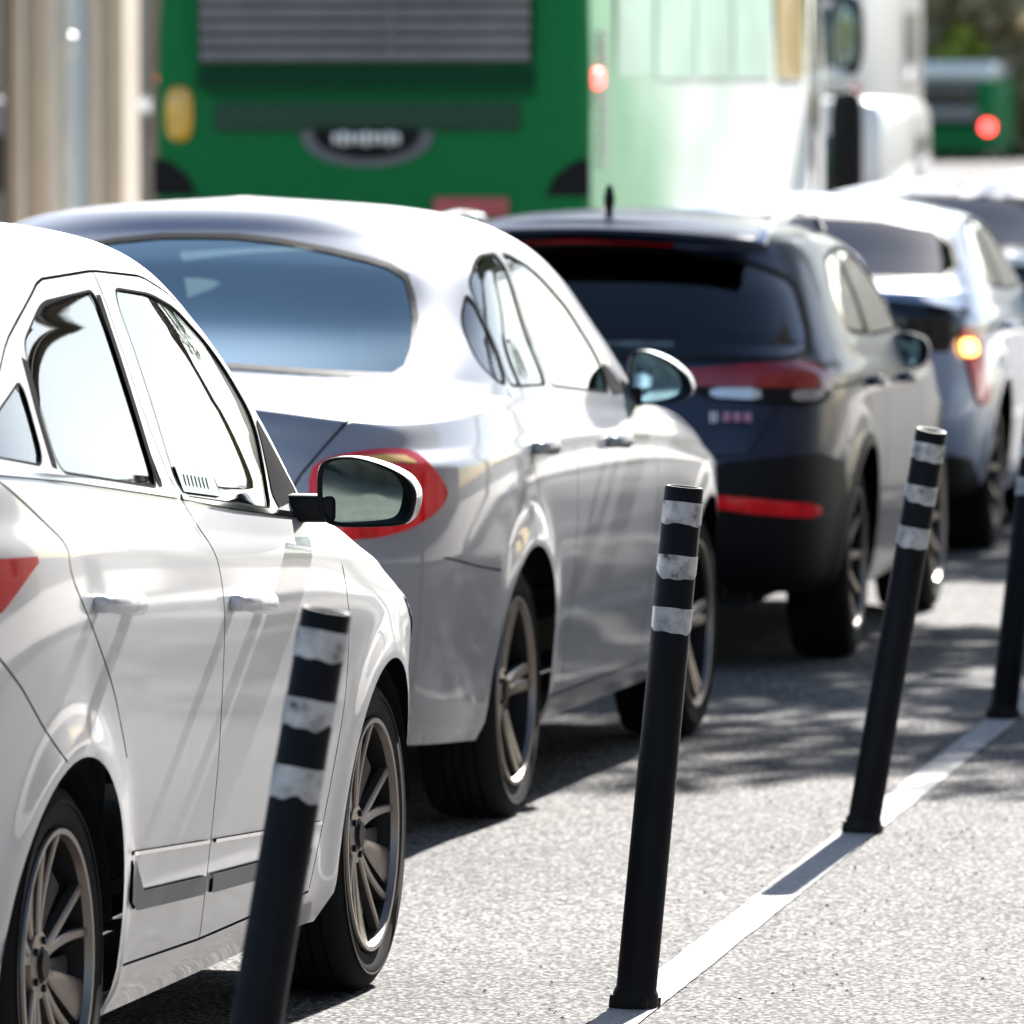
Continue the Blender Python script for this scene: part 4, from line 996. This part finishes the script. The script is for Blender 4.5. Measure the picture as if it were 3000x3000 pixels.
    g = MB(); soft(g, (W + .10, L - .16, 1.99), (.10, .03, .10), e=1.); g.build('mirror_lamp', 'clear_lens', root)
    return root
bus_near()

def bus_far():
    X1 = -21.65; W = 1.27; X0 = X1 - 2 * W; Y0 = 215.
    root = empty('city_bus', (X0 + W, Y0, 0)); tag(root, 'small distant green minibus with a pale roof and a lit red lamp, before the trees', 'bus')
    b = MB(); b.box((0, 3.2, 1.22), (W, 3.2, 1.0), bev=.12); b.build('body', 'bus_green', root)
    b = MB(); b.box((0, 3.2, 2.42), (W - .02, 3.2, .26), bev=.2); b.build('roof', 'bus_white', root)
    b = MB(); b.box((-.15, -.03, 1.85), (W - .30, .03, .33), bev=.02); b.build('rear_window', 'dark_glass', root)
    b = MB(); b.box((-.15, -.02, 1.30), (W - .32, .03, .18), bev=.02); b.build('grille_panel', 'grille', root)
    b = MB(); b.box((0, -.02, 1.0), (W - .1, .03, .10), bev=.02); b.build('vent_slot', 'bus_dark_green', root)
    for s in (-1, 1):
        b = MB(); soft(b, (s * (W - .17), -.05, .92), (.16, .05, .16), e=1); b.build('tail_lamp', 'lit_red', root)
        for yy in (1.4, 5.2):
            b = MB(); b.rev([(.001, .1), (.25, .1), (.46, .12), (.48, .05), (.48, -.1), (.001, -.1)], axis='x', c=(s * (W - .12), yy, .48), n=24); b.build('wheel', 'rubber', root)
bus_far()

# ------------------------------------------------------------------ vans beyond the bus
def van(x1, y0, W, h, L, label, name='van', roof_r=.2):
    root = empty(name, (x1 - W, y0, 0)); tag(root, label, 'van')
    b = MB(); b.box((0, L / 2, .35 + (h - .35) / 2), (W, L / 2, (h - .35) / 2), bev=roof_r); b.build('body', 'white', root)
    b = MB(); b.box((0, -.008, h * .66), (W - .22, .02, h * .15), bev=.02); b.build('rear_window', 'dark_glass', root)
    b = MB(); b.box((0, .0, .50), (W - .04, .05, .12), bev=.03); b.build('bumper', 'grey_trim', root)
    for s in (-1, 1):
        b = MB(); b.box((s * (W - .09), -.01, h * .45), (.05, .03, h * .10), bev=.02); b.build('tail_lamp', 'red_lens', root)
        b = MB(); b.box((s * (W - .001), L * .8, h * .68), (.01, L * .12, h * .13), bev=.008); b.build('side_window', 'dark_glass', root)
        for yy in (L * .2, L * .8):
            b = MB(); b.rev([(.001, .09), (.2, .09), (.31, .11), (.33, .05), (.33, -.1), (.001, -.1)], axis='x', c=(s * (W - .10), yy, .33), n=24); b.build('wheel', 'rubber', root)
    return root
van(-8.62, 75., .92, 1.84, 4.4, 'low white van with rounded roof, between the bus and the queue')
van(-11.14, 95., 1.1, 3.6, 6.5, 'tall white box van rising behind the low white van', name='box_van', roof_r=.08)

# ------------------------------------------------------------------ cars
car_one()
car_two()
hatch('dark', -3.16, 26.78, 0., 'dark navy hatchback with roof rails, third car of the queue', 'navy')
hatch('split', -3.33, 33.18, 0., 'pale blue white hatchback with a lit orange indicator, ahead of the dark hatchback', 'pearl')
hatch('split', -3.35, 39.6, 0., 'white hatchback whose bright roof shows just ahead of the pale blue white one', 'white')
hatch('plain', -3.1, 46.2, 0., 'farthest white hatchback of the queue, only its roof showing at the right edge', 'white')

# ------------------------------------------------------------------ building on the left
M['stone'] = simple('beige_render', (.42, .34, .27), .85, var=.12, vs=1.2)
M['stone_pale'] = simple('pale_stone', (.60, .50, .40), .8, var=.1, vs=1.5)
M['stone_grey'] = simple('grey_render', (.27, .25, .23), .85, var=.12, vs=1.2)
M['pipe'] = simple('pale_pipe', (.62, .60, .56), .5, var=.1)
M['door_grey'] = simple('grey_blue_door', (.30, .33, .38), .5, var=.1)
def building(x, y0, y1, h, label, side=1, bay=2.7, mats=('stone', 'stone_pale', 'stone_grey')):
    """facade plane at x, street on the +x side (side=1) or -x side (-1)"""
    root = empty('building', (x, y0, 0)); tag(root, label, 'building')
    L = y1 - y0; s = side; D = 8
    b = MB(); b.box((-s * D / 2, L / 2, h / 2), (D / 2, L / 2, h / 2)); b.build('wall', mats[0], root)
    b = MB(); b.box((s * .06, L / 2, .3), (.06, L / 2, .3)); b.build('plinth', mats[2], root)
    b = MB(); b.box((s * .15, L / 2, h + .12), (.25, L / 2 + .1, .12)); b.box((s * .08, L / 2, 3.95), (.10, L / 2, .10)); b.build('cornice', mats[1], root)
    nb = int(L / bay); 
    for i in range(nb + 1):
        y = min(i * L / nb, L - .01)
        b = MB(); b.box((s * .09, y, 2.0), (.09, .24, 1.85)); b.box((s * .11, y, .45), (.13, .28, .15)); b.build('pilaster', mats[1], root)
    for i in range(nb):
        y = (i + .5) * L / nb
        for fl in range(max(1, int((h - 1) // 3.2))):
            z0 = .62 if fl == 0 else 4.4 + (fl - 1) * 3.1; hh = 2.6 if fl == 0 else 1.7
            fr = MB()
            for dy in (-.62, .62): fr.box((s * .045, y + dy, z0 + hh / 2), (.045, .06, hh / 2))
            fr.box((s * .045, y, z0 + hh), (.05, .68, .07)); fr.box((s * .06, y, z0), (.07, .70, .05))
            w_ = fr.build('window', mats[1], root)
            g = MB(); g.box((s * .012, y, z0 + hh / 2), (.010, .56, hh / 2)); g.build('pane', 'door_grey' if (fl == 0 and i % 2) else 'dark_glass', w_)
    return root
bl = building(-13.4, 46, 76, 9.5, 'beige building with pilasters on the left behind the green bus')
b = MB()
for i, yy in enumerate((10.8, 13.9)):
    b.rev([(.055, .2), (.055, 9.4)], axis='z', c=(.2, yy, 0), n=14); b.rev([(.055, 2.18), (.085, 2.2), (.085, 2.34), (.055, 2.36)], axis='z', c=(.2, yy, 0), n=14)
b.build('drainpipe', 'pipe', bl)
building(-13.4, 77, 110, 8.5, 'grey rendered building farther along the left pavement', mats=('stone_grey', 'stone_pale', 'stone'))
building(7.0, -6, 34, 10.5, 'pale building lining the right pavement, out of the picture', side=-1, mats=('stone_pale', 'stone_pale', 'stone'))
building(-16, -60, -18, 11.0, 'unseen grey building added behind the camera to darken reflections', mats=('stone_grey', 'stone', 'stone_grey'))  # unseen block added so the mirrors reflect something darker than sky

# ------------------------------------------------------------------ trees
def leafmat(name, cols):
    k = NT(name); p = k.pr(cols[1], .55, spec=.3)
    oi = k.n('ShaderNodeTexCoord'); nz = k.noise(1.3, 3, .6, oi.outputs['Object'])
    r = k.ramp(nz.outputs[0], [(.3, cols[0]), (.5, cols[1]), (.72, cols[2])]); k.l(r.outputs[0], p.inputs['Base Color'])
    tl = k.n('ShaderNodeBsdfTranslucent'); k.l(r.outputs[0], tl.inputs[0]); ms = k.n('ShaderNodeMixShader'); ms.inputs[0].default_value = .3
    k.l(p.outputs[0], ms.inputs[1]); k.l(tl.outputs[0], ms.inputs[2]); k.l(ms.outputs[0], k.o.inputs[0]); return k.m
M['leaf'] = leafmat('leaves', [(.035, .06, .018), (.06, .10, .025), (.11, .15, .04)])
M['leaf_olive'] = leafmat('olive_leaves', [(.24, .21, .12), (.36, .32, .19), (.48, .42, .25)])
M['leaf_yellow'] = leafmat('yellow_green_leaves', [(.26, .32, .05), (.40, .46, .08), (.50, .56, .12)])
M['bark'] = simple('bark', (.10, .08, .06), .9, var=.4, vs=8, bump=.5)
def crown_mesh(seed, rad, hgt, n, ls):
    rnd = np.random.default_rng(seed); V = []; F = []
    cl = []
    for i in range(26):
        a = rnd.uniform(0, 6.28); r = rad * rnd.uniform(.1, .85) ** .7; z = rnd.uniform(-.5, .5) * hgt; r *= math.sqrt(max(.1, 1 - (2 * z / hgt) ** 2 * .8)); cl.append((r * math.cos(a), r * math.sin(a), z, rad * rnd.uniform(.18, .36)))
    P = []
    for i in range(n):
        c = cl[rnd.integers(len(cl))]; d = rnd.normal(size=3); d /= np.linalg.norm(d); q = c[3] * rnd.uniform(.4, 1) ** .5; p = np.array(c[:3]) + d * q * [1, 1, .75]
        u = rnd.normal(size=3); u /= np.linalg.norm(u); v = np.cross(u, rnd.normal(size=3)); v /= np.linalg.norm(v) + 1e-9; s = ls * rnd.uniform(.6, 1.3)
        k = len(V); V += [tuple(p - u * s), tuple(p + v * s * .45), tuple(p + u * s), tuple(p - v * s * .45)]; F.append((k, k + 1, k + 2, k + 3))
    return V, F
TREES = {}
def tree(x, y, th, rad, ch, label, mat='leaf', seed=0, n=9000, ls=.10, name='street_tree', group=None, off=(0, 0)):
    root = empty(name, (x, y, 0), 0); tag(root, label, 'tree', group)
    rnd = random.Random(seed); t = MB()
    def limb(p0, p1, r0, r1, k=5):
        p0, p1 = Vector(p0), Vector(p1); prev = None; V = []; F = []
        ax = (p1 - p0).normalized(); q = ax.orthogonal().normalized(); q2 = ax.cross(q)
        for i in range(k + 1):
            f = i / k; c = p0.lerp(p1, f) + (q * math.sin(f * 5 + seed) + q2 * math.cos(f * 4)) * (p1 - p0).length * .03 * math.sin(math.pi * f); r = r0 + (r1 - r0) * f
            for j in range(9): a = 2 * math.pi * j / 9; V.append(c + (q * math.cos(a) + q2 * math.sin(a)) * r)
        for i in range(k):
            for j in range(9): F.append((i * 9 + j, i * 9 + (j + 1) % 9, (i + 1) * 9 + (j + 1) % 9, (i + 1) * 9 + j))
        t.add(V, F, 0, True)
    ox, oy = off; limb((0, 0, -.1), (.1 + ox * .06, .05 + oy * .06, th), .045 * th ** .6 * 1.6, .03 * th ** .6 * 1.6)
    for i in range(7):
        a = i * 2.4 + seed; l = rad * rnd.uniform(.5, .8); limb((.1 + ox * .05, .05 + oy * .05, th * (.88 + .02 * i)), (ox + l * math.cos(a), oy + l * math.sin(a), th + ch * rnd.uniform(.2, .7)), .03 * th ** .6, .012)
    t.build('trunk', 'bark', root)
    V, F = crown_mesh(seed, rad, ch, n, ls); c = MB(); c.add(V, F); o = c.build('crown', mat, root, smooth_angle=0, recalc=False); o.location = (ox, oy, th + ch * .42)
    return root
G = 'street trees on the right pavement'
tree(2.9, 35.0, 4.7, 3.7, 3.9, 'leafy street tree by the right kerb leaning over the road, out of the picture', seed=3, n=15000, group=G, off=(-4.2, .3))
tree(2.9, 44.0, 4.9, 3.4, 4.0, 'leafy street tree by the right kerb leaning over the road, out of the picture', seed=5, n=12000, group=G, off=(-3.5, 0))
for i, (x, y) in enumerate(((-13, -16), (-8, -22), (-3, -20), (3, -26))): tree(x, y, 2.2, 3.2, 5.5, 'unseen leafy tree added behind the camera to darken reflections', seed=60 + i, n=7000, ls=.16, group='unseen trees added behind the camera')  # unseen trees added to darken reflections in mirrors and rear panels
gl_ = 'trees closing the far end of the street'
rr = random.Random(11)
lab = ['far olive tree straight above the distant minibus', 'far olive tree filling the top right corner', 'far brownish tree between the tall white van and the minibus']
for i, (x, y, th, rd_, ch) in enumerate(((-25.0, 228, .4, 4.5, 9), (-22.0, 224, .4, 4.5, 9), (-29.5, 232, .4, 5, 9))):
    tree(x, y, th, rd_, ch, lab[i], 'leaf_olive', seed=20 + i, n=9000 if i > 2 else 14000, ls=.42, name='tree', group=gl_)
tree(-23.0, 221, 1.4, 1.2, 2.4, 'small yellow green tree just above the distant bus', 'leaf_yellow', seed=40, n=2500, ls=.2, name='tree')
